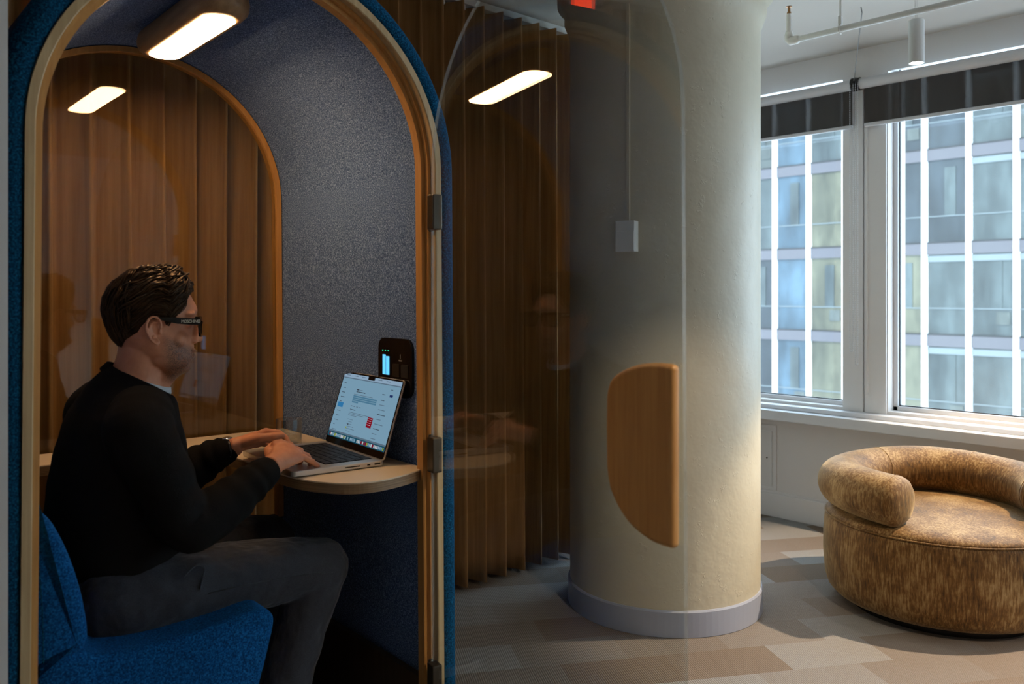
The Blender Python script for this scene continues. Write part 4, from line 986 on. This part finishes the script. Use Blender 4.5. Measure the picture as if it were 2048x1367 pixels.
for k in range(1500):
    a = rl.uniform(-pi, pi); v = rl.random() ** 0.8
    A = abs(a) / pi; s = 1 if a > 0 else -1
    if A > 0.62: flow = (s * rl.uniform(-0.03, 0.12), -rl.uniform(0.18, 0.35))
    elif A > 0.25: flow = (s * rl.uniform(0.35, 0.65), -rl.uniform(0.02, 0.16) if v > 0.3 else -0.06)
    else: flow = (s * rl.uniform(0.35, 0.9) if abs(a) > 0.15 else rl.choice([-1, 1]) * rl.uniform(0.4, 0.9), rl.uniform(-0.05, 0.22))
    big = v > 0.35 and A < 0.75
    lock((a, v), flow, 0, rl.uniform(0.0012, 0.0026) * (1.0 if big else 0.6), rl.uniform(0.0, 0.0080) if big else 0.0012)
# swept quiff over the forehead
for k in range(110):
    t0 = rl.uniform(-0.040, 0.044); q = rl.random()
    P = []
    for j in range(8):
        t = j / 7
        P.append(hpt(0.082 + 0.010 * sin(pi * t) * q - 0.055 * t, t0 * (1 - 0.1 * t) - 0.012 * t, 1.200 + 0.010 * q + 0.042 * sin(t * pi / 2) + 0.010 * q * sin(pi * t)))
    tube(hair, P, [(0.0018 * (0.5 + sin(pi * (0.1 + 0.8 * j / 7))), 0.001) for j in range(8)], 5)
ho_ = obj('hair', hair, M['hair'], person, smooth=True, label='short dark brown combed hair')

# ---- glasses with lettering on the temple
gl = empty('glasses'); gl.parent = person
fr = bmesh.new()
for s in (-1, 1):
    t0 = s * 0.078
    quadp = []
    # temple arm: deep bar narrowing to the ear
    sec = [(0.104, 1.1435, 1.1295), (0.080, 1.1450, 1.1300), (0.055, 1.1465, 1.1325), (0.035, 1.1475, 1.1375), (0.015, 1.1480, 1.1425), (0.000, 1.1470, 1.1440)]
    R = [[hpt(a, t0 + s * 0.0, b), hpt(a, t0 + s * 0.004, b), hpt(a, t0 + s * 0.004, c_), hpt(a, t0, c_)] for a, b, c_ in sec]
    fr = bmesh.new(); rings(fr, R); obj('temple_arm', fr, M['acetate'], gl, bevel=0.0006)
for s in (-1, 1):
    fr = bmesh.new(); O = catmull([(0.008, 1.141), (0.040, 1.1445), (0.076, 1.1445), (0.079, 1.136), (0.074, 1.112), (0.060, 1.1015), (0.032, 1.1015), (0.014, 1.108), (0.007, 1.124)], 4, True)
    cxx = sum(p[0] for p in O) / len(O); czz = sum(p[1] for p in O) / len(O)
    I = [(cxx + (x - cxx) * 0.80, czz + (z - czz) * 0.72 - 0.001) for x, z in O]
    sx = lambda x: 0.1075 - 0.004 * (x / 0.08) ** 2
    F = lambda pts, ds: [hpt(sx(x) + ds, s * x, z) for x, z in pts]
    rings(fr, [F(O, 0.0), F(O, -0.005), F(I, -0.005), F(I, 0.0), F(O, 0.0)], cap=False)
    bmesh.ops.remove_doubles(fr, verts=fr.verts, dist=1e-6)
    rim = obj('rim', fr, M['acetate'], gl, smooth=False)
    fr = bmesh.new(); fr.faces.new([fr.verts.new(p) for p in F(I, -0.0025)]); obj('lens', fr, M['lens'], rim)
fr = bmesh.new(); tube(fr, [hpt(0.106, -0.012, 1.131), hpt(0.107, 0, 1.133), hpt(0.106, 0.012, 1.131)], 0.003, 8); obj('bridge', fr, M['acetate'], gl)
cu = bpy.data.curves.new('temple_lettering', 'FONT'); cu.body = 'MOSCHINO'; cu.size = 0.0098; cu.extrude = 0.0002; cu.align_x = 'CENTER'; cu.align_y = 'CENTER'; cu.space_character = 0.92
co_ = bpy.data.objects.new('temple_lettering_source', cu); COL.objects.link(co_)
bpy.context.view_layer.update(); me_ = bpy.data.meshes.new_from_object(co_.evaluated_get(bpy.context.evaluated_depsgraph_get())); bpy.data.objects.remove(co_)
me_.materials.clear(); me_.materials.append(M['letter'])
lt = bpy.data.objects.new('temple_lettering', me_); COL.objects.link(lt); lt.parent = gl
lp = hpt(0.0835, -0.0823, 1.1375); lt.location = lp; lt.rotation_euler = (radians(90), 0, HYAW); lt.scale = (0.82, 1.0, 1)
